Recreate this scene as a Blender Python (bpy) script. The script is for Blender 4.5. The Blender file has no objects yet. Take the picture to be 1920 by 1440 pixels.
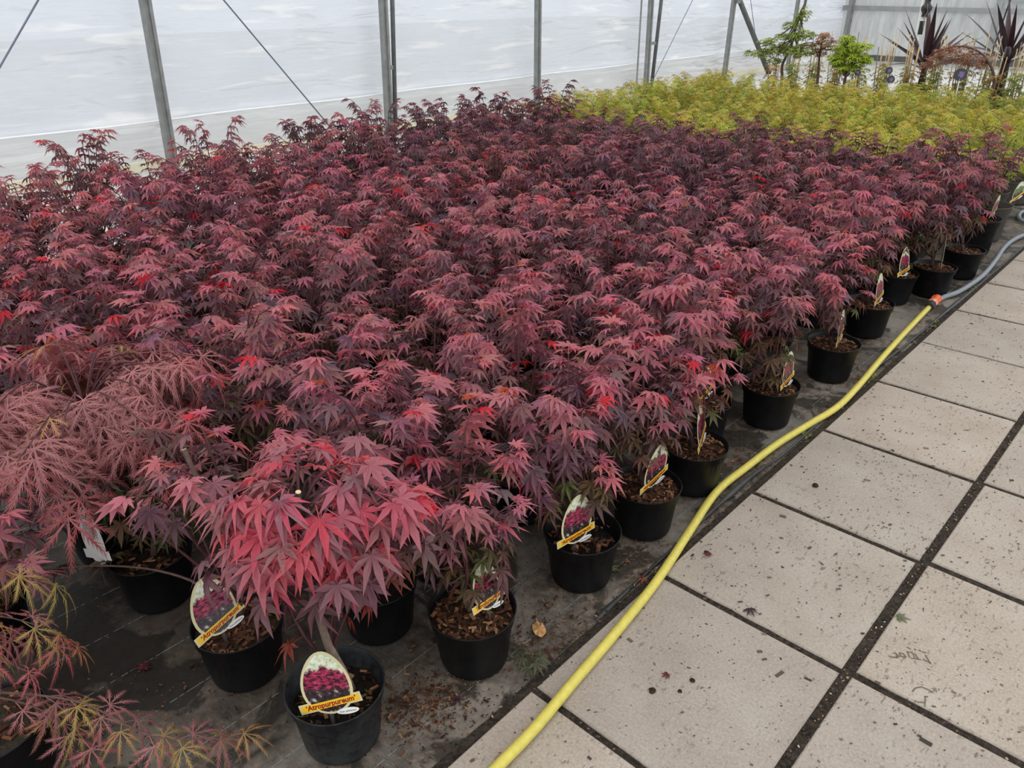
import bpy, math, random
import numpy as np
from mathutils import Matrix, Vector

S = bpy.context.scene
COL = S.collection
PI = math.pi
R = random.Random(7)

# ------------------------------------------------------------------ camera, sky, exposure
CAM = (0.9693, -1.0723, 1.64)
YAW, PITCH, ROLL, FPX = -0.76006, 0.47092, -0.014763, 1438.2


def cam_axes():
    fw = Vector((math.sin(YAW) * math.cos(PITCH), math.cos(YAW) * math.cos(PITCH), -math.sin(PITCH)))
    r = Vector((math.cos(YAW), -math.sin(YAW), 0))
    u = r.cross(fw)
    return fw, math.cos(ROLL) * r + math.sin(ROLL) * u, -math.sin(ROLL) * r + math.cos(ROLL) * u


FW, CR, CU = cam_axes()
cd = bpy.data.cameras.new('camera')
cam = bpy.data.objects.new('camera', cd)
COL.objects.link(cam)
cd.sensor_width = 36.0
cd.lens = FPX / 1920 * 36.0
cd.clip_start, cd.clip_end = 0.05, 200
cam.matrix_world = Matrix(((CR.x, CU.x, -FW.x, CAM[0]), (CR.y, CU.y, -FW.y, CAM[1]), (CR.z, CU.z, -FW.z, CAM[2]), (0, 0, 0, 1)))
S.camera = cam

SKY_STRENGTH = 1.25
EXPOSURE = 0.38
S.view_settings.view_transform = 'Standard'
S.view_settings.look = 'None'
S.view_settings.gamma = 1.0
S.view_settings.use_curve_mapping = False
S.view_settings.exposure = EXPOSURE

w = bpy.data.worlds.new('overcast_sky')
S.world = w
w.use_nodes = True
nt = w.node_tree
nt.nodes.clear()
wo = nt.nodes.new('ShaderNodeOutputWorld')
bg = nt.nodes.new('ShaderNodeBackground')
tc = nt.nodes.new('ShaderNodeTexCoord')
sx = nt.nodes.new('ShaderNodeSeparateXYZ')
rp = nt.nodes.new('ShaderNodeValToRGB')
nt.links.new(tc.outputs['Generated'], sx.inputs[0])
nt.links.new(sx.outputs['Z'], rp.inputs[0])
nt.links.new(rp.outputs[0], bg.inputs[0])
nt.links.new(bg.outputs[0], wo.inputs[0])
rp.color_ramp.elements[0].position = 0.0
rp.color_ramp.elements[0].color = (0.72, 0.76, 0.82, 1)
rp.color_ramp.elements[1].position = 0.9
rp.color_ramp.elements[1].color = (1.0, 0.99, 0.97, 1)
bg.inputs[1].default_value = SKY_STRENGTH
try:
    S.cycles.transparent_max_bounces = 6
    S.cycles.max_bounces = 8
except Exception:
    pass


def vis(px, py, pz, m=0):
    d = Vector((px - CAM[0], py - CAM[1], pz - CAM[2]))
    z = d.dot(FW)
    if z < 0.05:
        return None
    return 960 + FPX * d.dot(CR) / z, 720 - FPX * d.dot(CU) / z


# ------------------------------------------------------------------ materials
MATS = {}


class NB:
    def __init__(self, name):
        self.m = bpy.data.materials.new(name)
        self.m.use_nodes = True
        self.t = self.m.node_tree
        self.t.nodes.clear()
        self.out = self.n('OutputMaterial')
        MATS[name] = self.m

    def n(self, t, **k):
        x = self.t.nodes.new('ShaderNode' + t)
        for a, b in k.items():
            setattr(x, a, b)
        return x

    def l(self, a, b):
        self.t.links.new(a, b)

    def coords(self, kind='Object'):
        return self.n('TexCoord').outputs[kind]

    def noise(self, vec, scale, detail=4, rough=0.55, dist=0.0, stretch=None):
        if stretch:
            mp = self.n('Mapping')
            mp.inputs['Scale'].default_value = stretch
            self.l(vec, mp.inputs[0])
            vec = mp.outputs[0]
        x = self.n('TexNoise')
        x.inputs['Scale'].default_value = scale
        x.inputs['Detail'].default_value = detail
        x.inputs['Roughness'].default_value = rough
        x.inputs['Distortion'].default_value = dist
        self.l(vec, x.inputs['Vector'])
        return x.outputs['Fac']

    def ramp(self, fac, stops):
        x = self.n('ValToRGB')
        e = x.color_ramp.elements
        while len(e) < len(stops):
            e.new(0.5)
        for q, (p, c) in zip(e, stops):
            q.position = p
            q.color = (*c, 1) if len(c) == 3 else c
        self.l(fac, x.inputs[0])
        return x.outputs[0]

    def mix(self, fac, a, b, mode='MIX'):
        x = self.n('MixRGB', blend_type=mode)
        for i, v in ((0, fac), (1, a), (2, b)):
            if hasattr(v, 'links'):
                self.l(v, x.inputs[i])
            elif i == 0:
                x.inputs[0].default_value = v
            else:
                x.inputs[i].default_value = (*v, 1)
        return x.outputs[0]

    def math(self, op, a, b=0.0):
        x = self.n('Math', operation=op)
        for i, v in ((0, a), (1, b)):
            if hasattr(v, 'links'):
                self.l(v, x.inputs[i])
            else:
                x.inputs[i].default_value = v
        return x.outputs[0]

    def bump(self, h, strength=0.3, dist=0.01):
        x = self.n('Bump')
        x.inputs['Strength'].default_value = strength
        x.inputs['Distance'].default_value = dist
        self.l(h, x.inputs['Height'])
        return x.outputs[0]

    def pbsdf(self, col, rough=0.6, spec=0.4, metal=0.0, normal=None):
        x = self.n('BsdfPrincipled')
        if hasattr(col, 'links'):
            self.l(col, x.inputs['Base Color'])
        else:
            x.inputs['Base Color'].default_value = (*col, 1)
        if hasattr(rough, 'links'):
            self.l(rough, x.inputs['Roughness'])
        else:
            x.inputs['Roughness'].default_value = rough
        x.inputs['Specular IOR Level'].default_value = spec
        x.inputs['Metallic'].default_value = metal
        if normal is not None:
            self.l(normal, x.inputs['Normal'])
        return x.outputs[0]

    def done(self, sh):
        self.l(sh, self.out.inputs[0])
        return self.m


def simple(name, col, rough=0.6, spec=0.4, metal=0.0, var=0.15, scale=20, bump=0.0):
    b = NB(name)
    c = b.coords()
    f = b.noise(c, scale, 4)
    cc = b.ramp(f, [(0.3, tuple(v * (1 - var) for v in col)), (0.7, tuple(min(1, v * (1 + var)) for v in col))])
    return b.done(b.pbsdf(cc, rough, spec, metal, b.bump(f, bump, 0.004) if bump else None))


def leaf_material(name, mass, trans=0.28, rough=0.5, spec=0.32):
    b = NB(name)
    oi = b.n('ObjectInfo')
    col = oi.outputs['Color']
    if mass:
        at = b.n('Attribute', attribute_name='tint')
        col = b.mix(1.0, at.outputs['Color'], col, 'MULTIPLY')
    geo = b.n('NewGeometry')
    n1 = b.noise(b.coords(), 40 if not mass else 60, 2)
    col = b.mix(1.0, col, b.ramp(n1, [(0.3, (0.85, 0.85, 0.85)), (0.7, (1.12, 1.12, 1.12))]), 'MULTIPLY')
    p = b.pbsdf(col, rough, spec)
    tr = b.n('BsdfTranslucent')
    tcx = b.mix(1.0, col, (1.6, 1.2, 1.2), 'MULTIPLY')
    b.l(tcx, tr.inputs[0])
    mx = b.n('MixShader')
    mx.inputs[0].default_value = trans
    b.l(p, mx.inputs[1])
    b.l(tr.outputs[0], mx.inputs[2])
    return b.done(mx.outputs[0])


leaf_material('leaf_single', False)
leaf_material('leaf_mass', True)


def film(name, col, tcol, transp, streak, s1=1.0, gl=0.10):
    b = NB(name)
    c = b.coords()
    n1 = b.noise(c, 1.5, 3, 0.5, 0.5, stretch=(1, 0.5, 3.0))
    n1 = b.ramp(n1, [(0.30, (0.35, 0.35, 0.35)), (0.58, (0.45, 0.45, 0.45)), (0.68, (0.9, 0.9, 0.9)), (0.8, (1, 1, 1))])
    n2 = b.noise(c, 5.0, 3, 0.5, 0.3, stretch=(1, 0.35, 3.5))
    wr = b.math('ADD', b.math('MULTIPLY', n1, 1.0), b.math('MULTIPLY', n2, 0.16))
    nm = b.bump(wr, streak, 0.25)
    dirt = b.noise(c, 2.2, 5, 0.6, stretch=(1, 0.6, 1.4))
    spk = b.noise(c, 55, 2)
    cc = b.ramp(dirt, [(0.3, tuple(v * 0.93 for v in col)), (0.7, col)])
    cc = b.mix(b.ramp(spk, [(0.72, (0, 0, 0)), (0.76, (0.7, 0.7, 0.7))]), cc, (0.95, 0.95, 0.95))
    glint = b.noise(c, 2.6, 3, 0.5, 0.5, stretch=(1, 0.42, 3.4))
    cc = b.mix(b.ramp(glint, [(0.58, (0, 0, 0)), (0.68, (0.85, 0.85, 0.85))]), cc, (0.99, 0.99, 0.99))  # white wrinkle highlights painted into the film colour as stretched streaks
    di = b.n('BsdfDiffuse')
    b.l(cc, di.inputs[0])
    b.l(nm, di.inputs['Normal'])
    tr = b.n('BsdfTranslucent')
    t2 = b.mix(1.0, cc, tcol, 'MULTIPLY')
    b.l(t2, tr.inputs[0])
    b.l(nm, tr.inputs['Normal'])
    g = b.n('BsdfGlossy')
    g.inputs['Roughness'].default_value = 0.28
    b.l(nm, g.inputs['Normal'])
    tp = b.n('BsdfTransparent')
    m1 = b.n('MixShader')
    m1.inputs[0].default_value = 0.6
    b.l(di.outputs[0], m1.inputs[1])
    b.l(tr.outputs[0], m1.inputs[2])
    m2 = b.n('MixShader')
    m2.inputs[0].default_value = gl
    b.l(m1.outputs[0], m2.inputs[1])
    b.l(g.outputs[0], m2.inputs[2])
    m3 = b.n('MixShader')
    m3.inputs[0].default_value = transp
    b.l(m2.outputs[0], m3.inputs[1])
    b.l(tp.outputs[0], m3.inputs[2])
    return b.done(m3.outputs[0])


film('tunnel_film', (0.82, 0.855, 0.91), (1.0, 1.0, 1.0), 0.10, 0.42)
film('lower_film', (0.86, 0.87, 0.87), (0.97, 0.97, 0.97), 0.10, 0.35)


def end_sheet():
    b = NB('end_sheet')
    c = b.coords()
    st = b.noise(c, 3.0, 5, 0.6, stretch=(3.0, 1, 0.5))
    f2 = b.noise(c, 14, 3, 0.5, stretch=(4.0, 1, 0.4))
    cc = b.ramp(st, [(0.3, (0.42, 0.43, 0.43)), (0.7, (0.60, 0.61, 0.60))])
    cc = b.mix(b.ramp(f2, [(0.6, (0, 0, 0)), (0.75, (0.5, 0.5, 0.5))]), cc, (0.8, 0.8, 0.8))
    di = b.n('BsdfDiffuse')
    b.l(cc, di.inputs[0])
    tr = b.n('BsdfTranslucent')
    b.l(cc, tr.inputs[0])
    m = b.n('MixShader')
    m.inputs[0].default_value = 0.55
    b.l(di.outputs[0], m.inputs[1])
    b.l(tr.outputs[0], m.inputs[2])
    b.done(m.outputs[0])


end_sheet()


def pot_material(name, base, dust, lo, hi):
    b = NB(name)
    c = b.coords()
    n1 = b.noise(c, 9, 6, 0.65)
    n2 = b.noise(c, 60, 3)
    f = b.math('ADD', b.math('MULTIPLY', n1, 0.75), b.math('MULTIPLY', n2, 0.25))
    cc = b.ramp(f, [(lo, base), (hi, dust)])
    r = b.ramp(n1, [(0.3, (0.34, 0.34, 0.34)), (0.7, (0.5, 0.5, 0.5))])
    b.done(b.pbsdf(cc, r, 0.22, 0, b.bump(n2, 0.08, 0.003)))


pot_material('black_pot', (0.004, 0.004, 0.005), (0.013, 0.013, 0.014), 0.42, 0.75)
pot_material('dusty_pot', (0.009, 0.010, 0.012), (0.05, 0.055, 0.058), 0.42, 0.70)
pot_material('grey_pot', (0.075, 0.067, 0.06), (0.10, 0.09, 0.08), 0.4, 0.7)


def compost_material(name, a, bb):
    b = NB(name)
    c = b.coords()
    n1 = b.noise(c, 90, 5, 0.7)
    cc = b.ramp(n1, [(0.35, a), (0.55, bb), (0.72, tuple(v * 2.0 for v in bb))])
    b.done(b.pbsdf(cc, 0.85, 0.2, 0, b.bump(n1, 0.9, 0.01)))


compost_material('compost', (0.010, 0.006, 0.004), (0.05, 0.025, 0.013))
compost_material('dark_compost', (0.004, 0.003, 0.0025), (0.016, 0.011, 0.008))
compost_material('joint_soil', (0.012, 0.009, 0.007), (0.045, 0.034, 0.026))
compost_material('soil', (0.018, 0.014, 0.010), (0.045, 0.035, 0.025))


def islands(name, stops, rough=0.8, spec=0.25):
    b = NB(name)
    g = b.n('NewGeometry')
    cc = b.ramp(g.outputs['Random Per Island'], stops)
    b.done(b.pbsdf(cc, rough, spec))


islands('bark', [(0.0, (0.024, 0.010, 0.006)), (0.5, (0.075, 0.029, 0.013)), (0.8, (0.15, 0.065, 0.03)), (1.0, (0.32, 0.17, 0.085))])
islands('litter', [(0.0, (0.012, 0.010, 0.008)), (0.6, (0.05, 0.036, 0.025)), (0.85, (0.16, 0.09, 0.05)), (1.0, (0.42, 0.33, 0.22))])
islands('slab_dirt', [(0.0, (0.035, 0.030, 0.024)), (0.7, (0.12, 0.10, 0.08)), (0.92, (0.20, 0.12, 0.08)), (1.0, (0.6, 0.52, 0.42))])


def slab_material():
    b = NB('concrete_slab')
    c = b.n('TexCoord').outputs['Object']
    oi = b.n('ObjectInfo')
    add = b.n('VectorMath', operation='ADD')
    b.l(c, add.inputs[0])
    cmb = b.n('CombineXYZ')
    k = b.math('MULTIPLY', oi.outputs['Random'], 37.0)
    b.l(k, cmb.inputs[0])
    b.l(k, cmb.inputs[1])
    b.l(cmb.outputs[0], add.inputs[1])
    v = add.outputs[0]
    big = b.noise(v, 4.5, 5, 0.6)
    fine = b.noise(v, 140, 4, 0.6)
    col = b.ramp(big, [(0.25, (0.265, 0.222, 0.180)), (0.5, (0.335, 0.290, 0.243)), (0.75, (0.39, 0.35, 0.303))])
    col = b.mix(0.30, col, b.ramp(fine, [(0.3, (0.17, 0.145, 0.12)), (0.7, (0.56, 0.51, 0.45))]))
    sp = b.noise(v, 38, 3, 0.6, 0.2, stretch=(1.9, 0.8, 1))
    clump = b.noise(v, 3.0, 3)
    msk = b.math('MULTIPLY', b.ramp(sp, [(0.60, (0, 0, 0)), (0.64, (1, 1, 1))]), b.ramp(clump, [(0.42, (0.05, 0.05, 0.05)), (0.62, (0.8, 0.8, 0.8))]))
    col = b.mix(msk, col, (0.13, 0.105, 0.08))
    col = b.mix(1.0, col, b.ramp(oi.outputs['Random'], [(0, (0.94, 0.94, 0.95)), (1, (1.05, 1.04, 1.02))]), 'MULTIPLY')
    b.done(b.pbsdf(col, 0.85, 0.2, 0, b.bump(fine, 0.12, 0.003)))


slab_material()


def membrane_material():
    b = NB('weed_fabric')
    c = b.coords()
    sp = b.n('SeparateXYZ')
    b.l(c, sp.inputs[0])
    wv = b.n('TexWave', wave_type='BANDS', bands_direction='X')
    wv.inputs['Scale'].default_value = 90
    wv.inputs['Distortion'].default_value = 0.5
    b.l(c, wv.inputs[0])
    wv2 = b.n('TexWave', wave_type='BANDS', bands_direction='Y')
    wv2.inputs['Scale'].default_value = 120
    b.l(c, wv2.inputs[0])
    weave = b.math('MULTIPLY', wv.outputs['Fac'], wv2.outputs['Fac'])
    fib = b.noise(c, 160, 3, 0.7, stretch=(0.35, 1.6, 1))
    base = b.ramp(fib, [(0.35, (0.028, 0.024, 0.021)), (0.6, (0.075, 0.067, 0.059)), (0.78, (0.26, 0.25, 0.235))])
    base = b.mix(0.35, base, b.ramp(weave, [(0.2, (0.03, 0.03, 0.03)), (0.8, (0.12, 0.12, 0.12))]))
    # dried mud
    n1 = b.noise(c, 3.2, 6, 0.65, 0.3)
    n2 = b.noise(c, 30, 4, 0.7)
    mud = b.ramp(n2, [(0.32, (0.012, 0.008, 0.006)), (0.5, (0.060, 0.047, 0.036)), (0.70, (0.15, 0.125, 0.10))])
    col = b.mix(b.ramp(n1, [(0.38, (0.1, 0.1, 0.1)), (0.55, (0.95, 0.95, 0.95))]), base, mud)
    # paler, worn toward the middle of the run further along the path
    n3 = b.noise(c, 2.1, 6, 0.65)
    col = b.mix(b.ramp(n3, [(0.44, (0, 0, 0)), (0.62, (0.55, 0.55, 0.55))]), col, (0.19, 0.18, 0.165))
    # damp stains
    n4 = b.noise(c, 3.4, 5, 0.62, 0.8)
    col = b.mix(b.ramp(n4, [(0.52, (0, 0, 0)), (0.56, (0.85, 0.85, 0.85))]), col, (0.014, 0.013, 0.011))
    # paler band beside the path; darker and browner further in
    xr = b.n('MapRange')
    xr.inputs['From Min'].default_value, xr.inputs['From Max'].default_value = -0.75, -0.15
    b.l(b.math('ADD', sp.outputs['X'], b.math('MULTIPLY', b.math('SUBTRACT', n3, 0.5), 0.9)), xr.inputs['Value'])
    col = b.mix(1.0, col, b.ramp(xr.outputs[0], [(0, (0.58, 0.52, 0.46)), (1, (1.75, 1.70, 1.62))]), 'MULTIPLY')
    # guide threads every 18 cm
    t = b.math('FRACT', b.math('DIVIDE', b.math('ADD', sp.outputs['X'], 10.092), 0.183))
    ln = b.math('LESS_THAN', b.math('ABSOLUTE', b.math('SUBTRACT', t, 0.5)), 0.0055)
    dash = b.noise(c, 60, 2, 0.5, stretch=(0.02, 1, 1))
    ln = b.math('MULTIPLY', ln, b.ramp(dash, [(0.42, (0, 0, 0)), (0.50, (0.55, 0.55, 0.55))]))
    col = b.mix(ln, col, (0.30, 0.42, 0.42))
    b.done(b.pbsdf(col, 0.6, 0.3, 0, b.bump(n2, 0.3, 0.006)))


membrane_material()
simple('galvanised', (0.25, 0.26, 0.25), 0.45, 0.5, 0.4, 0.18, 9)
simple('dark_steel', (0.10, 0.105, 0.10), 0.5, 0.5, 0.3, 0.2, 9)
simple('steel_wire', (0.16, 0.18, 0.24), 0.5, 0.5, 0.5, 0.1, 9)
simple('rail_grey', (0.30, 0.31, 0.31), 0.6, 0.4, 0.1, 0.12, 6)
simple('cream_board', (0.72, 0.68, 0.52), 0.7, 0.3, 0, 0.08, 6)
simple('pale_ground', (0.55, 0.55, 0.52), 0.85, 0.2, 0, 0.15, 5)
simple('seam_white', (0.9, 0.92, 0.93), 0.5, 0.3, 0, 0.04, 6)
simple('outer_ground', (0.38, 0.39, 0.38), 0.9, 0.1, 0, 0.15, 1)
simple('maple_bark', (0.10, 0.06, 0.05), 0.75, 0.3, 0, 0.35, 40, 0.3)
simple('pale_bark', (0.30, 0.23, 0.18), 0.8, 0.25, 0, 0.35, 60, 0.4)
b = NB('leader_bark')
c = b.coords()
sp = b.n('SeparateXYZ')
b.l(c, sp.inputs[0])
nn = b.noise(c, 60, 4)
zc = b.ramp(b.math('ADD', sp.outputs['Z'], b.math('MULTIPLY', nn, 0.08)), [(0.30, (0.27, 0.20, 0.155)), (0.46, (0.055, 0.030, 0.026))])
zc = b.mix(1.0, zc, b.ramp(nn, [(0.3, (0.65, 0.65, 0.65)), (0.7, (1.3, 1.3, 1.3))]), 'MULTIPLY')
b.done(b.pbsdf(zc, 0.75, 0.25, 0, b.bump(nn, 0.4, 0.004)))
simple('red_twig', (0.07, 0.022, 0.025), 0.6, 0.3, 0, 0.25, 40)
simple('green_twig', (0.14, 0.13, 0.05), 0.6, 0.3, 0, 0.25, 40)
simple('cut_wood', (0.65, 0.5, 0.3), 0.8, 0.2)
simple('yellow_hose', (0.60, 0.52, 0.10), 0.42, 0.4, 0, 0.10, 60)
simple('grey_hose', (0.20, 0.225, 0.25), 0.45, 0.4, 0, 0.12, 30)
simple('black_pipe', (0.035, 0.036, 0.038), 0.5, 0.4, 0, 0.4, 14, 0.2)
simple('orange_plastic', (0.70, 0.13, 0.03), 0.4, 0.45, 0, 0.08, 30)
simple('salmon_plastic', (0.75, 0.32, 0.22), 0.45, 0.4, 0, 0.05, 30)
simple('black_rubber', (0.03, 0.03, 0.03), 0.55, 0.3)
simple('black_plastic', (0.008, 0.008, 0.009), 0.35, 0.5)
simple('white_plastic', (0.75, 0.75, 0.73), 0.4, 0.4, 0, 0.04)
simple('label_cream', (0.62, 0.57, 0.33), 0.3, 0.5, 0, 0.05, 12)
simple('label_white', (0.80, 0.80, 0.78), 0.3, 0.5, 0, 0.03, 12)
simple('label_yellow', (0.82, 0.50, 0.02), 0.3, 0.5, 0, 0.04, 12)
simple('label_red', (0.28, 0.012, 0.01), 0.4, 0.4, 0, 0.03)
simple('label_ink', (0.05, 0.05, 0.05), 0.5, 0.3, 0, 0.03)
simple('label_purple', (0.16, 0.10, 0.24), 0.35, 0.5, 0, 0.5, 60)
simple('label_black', (0.02, 0.02, 0.025), 0.3, 0.5)
simple('bamboo', (0.50, 0.36, 0.18), 0.6, 0.3, 0, 0.25, 30)
simple('grey_cane', (0.20, 0.17, 0.13), 0.7, 0.3, 0, 0.25, 30)
simple('cordyline_leaf', (0.042, 0.016, 0.021), 0.4, 0.5, 0, 0.25, 12)
simple('cordyline_trunk', (0.03, 0.018, 0.016), 0.8, 0.2, 0, 0.3, 40, 0.4)
simple('dry_leaf', (0.45, 0.25, 0.10), 0.7, 0.3, 0, 0.35, 70)
simple('moss', (0.10, 0.11, 0.03), 0.9, 0.2, 0, 0.4, 40, 0.4)
simple('boot_dirt', (0.15, 0.125, 0.095), 0.9, 0.1, 0, 0.2, 80)


def photo_print(name, top, flower, dark):
    b = NB(name)
    c = b.coords()
    sp = b.n('SeparateXYZ')
    b.l(c, sp.inputs[0])
    wob = b.noise(c, 45, 4, 0.6)
    yy = b.math('ADD', sp.outputs['Y'], b.math('MULTIPLY', b.math('SUBTRACT', wob, 0.5), 0.06))
    xx = b.math('ABSOLUTE', sp.outputs['X'])
    yy2 = b.math('ADD', yy, b.math('MULTIPLY', xx, 0.25))
    skyn = b.noise(c, 70, 3, 0.6)
    sky = b.ramp(skyn, [(0.35, (0.30, 0.40, 0.18)), (0.5, top), (0.7, (0.85, 0.86, 0.84))])
    fl = b.noise(c, 95, 4, 0.65, 0.3, stretch=(0.6, 1.3, 1))
    flc = b.ramp(fl, [(0.43, dark), (0.53, flower), (0.72, tuple(min(1, v * 1.5 + 0.05) for v in flower))])
    lown = b.noise(c, 60, 4, 0.6)
    low = b.ramp(lown, [(0.4, (0.015, 0.008, 0.012)), (0.56, (0.05, 0.03, 0.035)), (0.68, (0.55, 0.50, 0.45))])
    col = b.mix(b.ramp(yy2, [(0.118, (0, 0, 0)), (0.124, (1, 1, 1))]), flc, sky)
    col = b.mix(b.ramp(yy, [(0.056, (1, 1, 1)), (0.066, (0, 0, 0))]), col, low)
    b.done(b.pbsdf(col, 0.25, 0.5))


photo_print('print_crimson', (0.66, 0.70, 0.52), (0.33, 0.022, 0.075), (0.030, 0.004, 0.013))
photo_print('print_green', (0.8, 0.85, 0.72), (0.16, 0.30, 0.08), (0.03, 0.08, 0.02))


# ------------------------------------------------------------------ mesh helpers
class MB:
    def __init__(self):
        self.v, self.f = [], []

    def add(self, vs, fs):
        o = len(self.v)
        self.v += [tuple(x) for x in vs]
        self.f += [tuple(i + o for i in q) for q in fs]
        return self

    def box(self, c, s, rot=None):
        vs = [Vector((sx * s[0] / 2, sy * s[1] / 2, sz * s[2] / 2)) for sz in (-1, 1) for sy in (-1, 1) for sx in (-1, 1)]
        if rot is not None:
            vs = [rot @ v for v in vs]
        vs = [v + Vector(c) for v in vs]
        return self.add(vs, [(0, 2, 3, 1), (4, 5, 7, 6), (0, 1, 5, 4), (2, 6, 7, 3), (0, 4, 6, 2), (1, 3, 7, 5)])

    def tube(self, pts, r, n=6, cap=True, flat=1.0):
        P = [Vector(p) for p in pts]
        rs = r if isinstance(r, (list, tuple)) else [r] * len(P)
        rings = []
        t0 = (P[1] - P[0]).normalized()
        a = Vector((0, 0, 1)) if abs(t0.z) < 0.9 else Vector((1, 0, 0))
        x = t0.cross(a).normalized()
        for i, p in enumerate(P):
            t = (P[min(i + 1, len(P) - 1)] - P[max(i - 1, 0)]).normalized()
            x = (x - t * x.dot(t)).normalized()
            y = t.cross(x)
            rings.append([p + (x * math.cos(2 * PI * k / n) + y * flat * math.sin(2 * PI * k / n)) * rs[i] for k in range(n)])
        vs = [v for ring in rings for v in ring]
        fs = [(i * n + k, i * n + (k + 1) % n, (i + 1) * n + (k + 1) % n, (i + 1) * n + k) for i in range(len(P) - 1) for k in range(n)]
        if cap:
            fs += [tuple(range(n))[::-1], tuple((len(P) - 1) * n + k for k in range(n))]
        return self.add(vs, fs)

    def lathe(self, prof, n=28, loop=False):
        vs = [(r * math.cos(2 * PI * k / n), r * math.sin(2 * PI * k / n), z) for r, z in prof for k in range(n)]
        fs = [(i * n + k, i * n + (k + 1) % n, (i + 1) * n + (k + 1) % n, (i + 1) * n + k) for i in range(len(prof) - 1) for k in range(n)]
        return self.add(vs, fs)

    def plate(self, pts2, z0, z1):
        n = len(pts2)
        vs = [(x, y, z0) for x, y in pts2] + [(x, y, z1) for x, y in pts2]
        fs = [tuple(range(n))[::-1], tuple(range(n, 2 * n))] + [(i, (i + 1) % n, n + (i + 1) % n, n + i) for i in range(n)]
        return self.add(vs, fs)

    def mesh(self, name, mat, smooth=False):
        m = bpy.data.meshes.new(name)
        m.from_pydata(self.v, [], self.f)
        if mat:
            m.materials.append(MATS[mat])
        if smooth:
            m.polygons.foreach_set('use_smooth', [True] * len(m.polygons))
        m.update()
        return m


def link(name, mesh, parent=None, loc=(0, 0, 0), rot=None, kind=None):
    o = bpy.data.objects.new(name, mesh)
    COL.objects.link(o)
    if parent is not None:
        o.parent = parent
    o.location = loc
    if rot is not None:
        o.rotation_euler = rot
    if kind:
        o['kind'] = kind
    return o


def tag(o, label, cat, group=None):
    o['label'] = label
    o['category'] = cat
    if group:
        o['group'] = group
    return o


def thing(name, label, cat, loc=(0, 0, 0), rz=0.0, group=None):
    return tag(link(name, None, None, loc, (0, 0, rz)), label, cat, group)


def struct(name, mesh, loc=(0, 0, 0), label=None):
    o = link(name, mesh, None, loc, kind='structure')
    if label:
        o['label'] = label
    return o


def smooth_path(pts, k=8):
    P = [Vector(p) for p in pts]
    out = []
    for i in range(len(P) - 1):
        a, b, c, d = P[max(i - 1, 0)], P[i], P[i + 1], P[min(i + 2, len(P) - 1)]
        for j in range(k):
            t = j / k
            out.append(0.5 * ((2 * b) + (c - a) * t + (2 * a - 5 * b + 4 * c - d) * t * t + (3 * b - a - 3 * c + d) * t ** 3))
    out.append(P[-1])
    return out


# ------------------------------------------------------------------ the setting
def grid_sheet(u0, u1, v0, v1, nu, nv, fn):
    b = MB()
    for j in range(nv + 1):
        for i in range(nu + 1):
            b.v.append(fn(u0 + (u1 - u0) * i / nu, v0 + (v1 - v0) * j / nv))
    b.f = [(j * (nu + 1) + i, j * (nu + 1) + i + 1, (j + 1) * (nu + 1) + i + 1, (j + 1) * (nu + 1) + i) for j in range(nv) for i in range(nu)]
    return b


XW = -7.6
floor = struct('floor', MB().box((-2.5, 8.0, -0.06), (16, 30, 0.08)).mesh('floor', 'soil'), label='dark damp soil under the path and the fabric')
b = grid_sheet(-5.0, 0.012, -3.0, 12.2, 50, 160, lambda x, y: (x, y, -0.004 + 0.0035 * math.sin(7 * x + 3 * math.sin(2.1 * y)) * math.sin(5.3 * y)))
o = link('weed_membrane', b.mesh('weed_membrane', 'weed_fabric', True), floor)
o['label'] = 'dark woven ground cover fabric under the pots'
o = link('pale_strip', MB().box((-6.32, 8.0, -0.012), (2.64, 30, 0.02)).mesh('pale_strip', 'pale_ground'), floor)
o['label'] = 'pale bare strip of ground along the plastic wall'
o = link('pale_strip', MB().box((-1.0, 16.0, -0.012), (8.0, 7.4, 0.02)).mesh('pale_strip_far', 'pale_ground'), floor)
o['label'] = 'pale ground before the far end sheet'
b = grid_sheet(-0.012, 2.42, -2.45, 9.1, 40, 190, lambda x, y: (x, y, 0.0055 + 0.003 * math.sin(41 * x + 9 * y) * math.sin(37 * y - 5 * x)))
o = link('joint_soil', b.mesh('joint_soil', 'joint_soil', True), floor)
o['label'] = 'dark damp soil packed in the joints of the paving'
# paving slabs
PX, PY = 0.597, 0.6008
slab_me = []
for k in range(3):
    bb = MB()
    hx, hy, t, c = (PX - 0.032) / 2, (PY - 0.023) / 2, 0.03, 0.004
    e = [R.uniform(-0.002, 0.002) for _ in range(8)]
    base = [(-hx + e[0], -hy + e[1]), (hx + e[2], -hy + e[3]), (hx + e[4], hy + e[5]), (-hx + e[6], hy + e[7])]
    ins = [(x - math.copysign(c, x), y - math.copysign(c, y)) for x, y in base]
    vs = [(x, y, -t) for x, y in base] + [(x, y, -c) for x, y in base] + [(x, y, 0) for x, y in ins]
    fs = [(3, 2, 1, 0), (8, 9, 10, 11)] + [(i, (i + 1) % 4, 4 + (i + 1) % 4, 4 + i) for i in range(4)] + [(4 + i, 4 + (i + 1) % 4, 8 + (i + 1) % 4, 8 + i) for i in range(4)]
    slab_me.append(bb.add(vs, fs).mesh('paving_slab', 'concrete_slab'))
slabs = {}
for i in range(4):
    for j in range(-4, 15):
        s = link('paving_slab', slab_me[(i * 5 + j * 3) % 3], floor, (PX * (i + 0.5) + R.uniform(-0.003, 0.003), PY * (j + 0.5) + (0.012 if i else 0) + R.uniform(-0.003, 0.003), 0.012 + R.uniform(-0.0015, 0.0015)), (R.uniform(-0.002, 0.002), R.uniform(-0.002, 0.002), R.uniform(-0.006, 0.006)))
        slabs[i, j] = s
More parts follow.
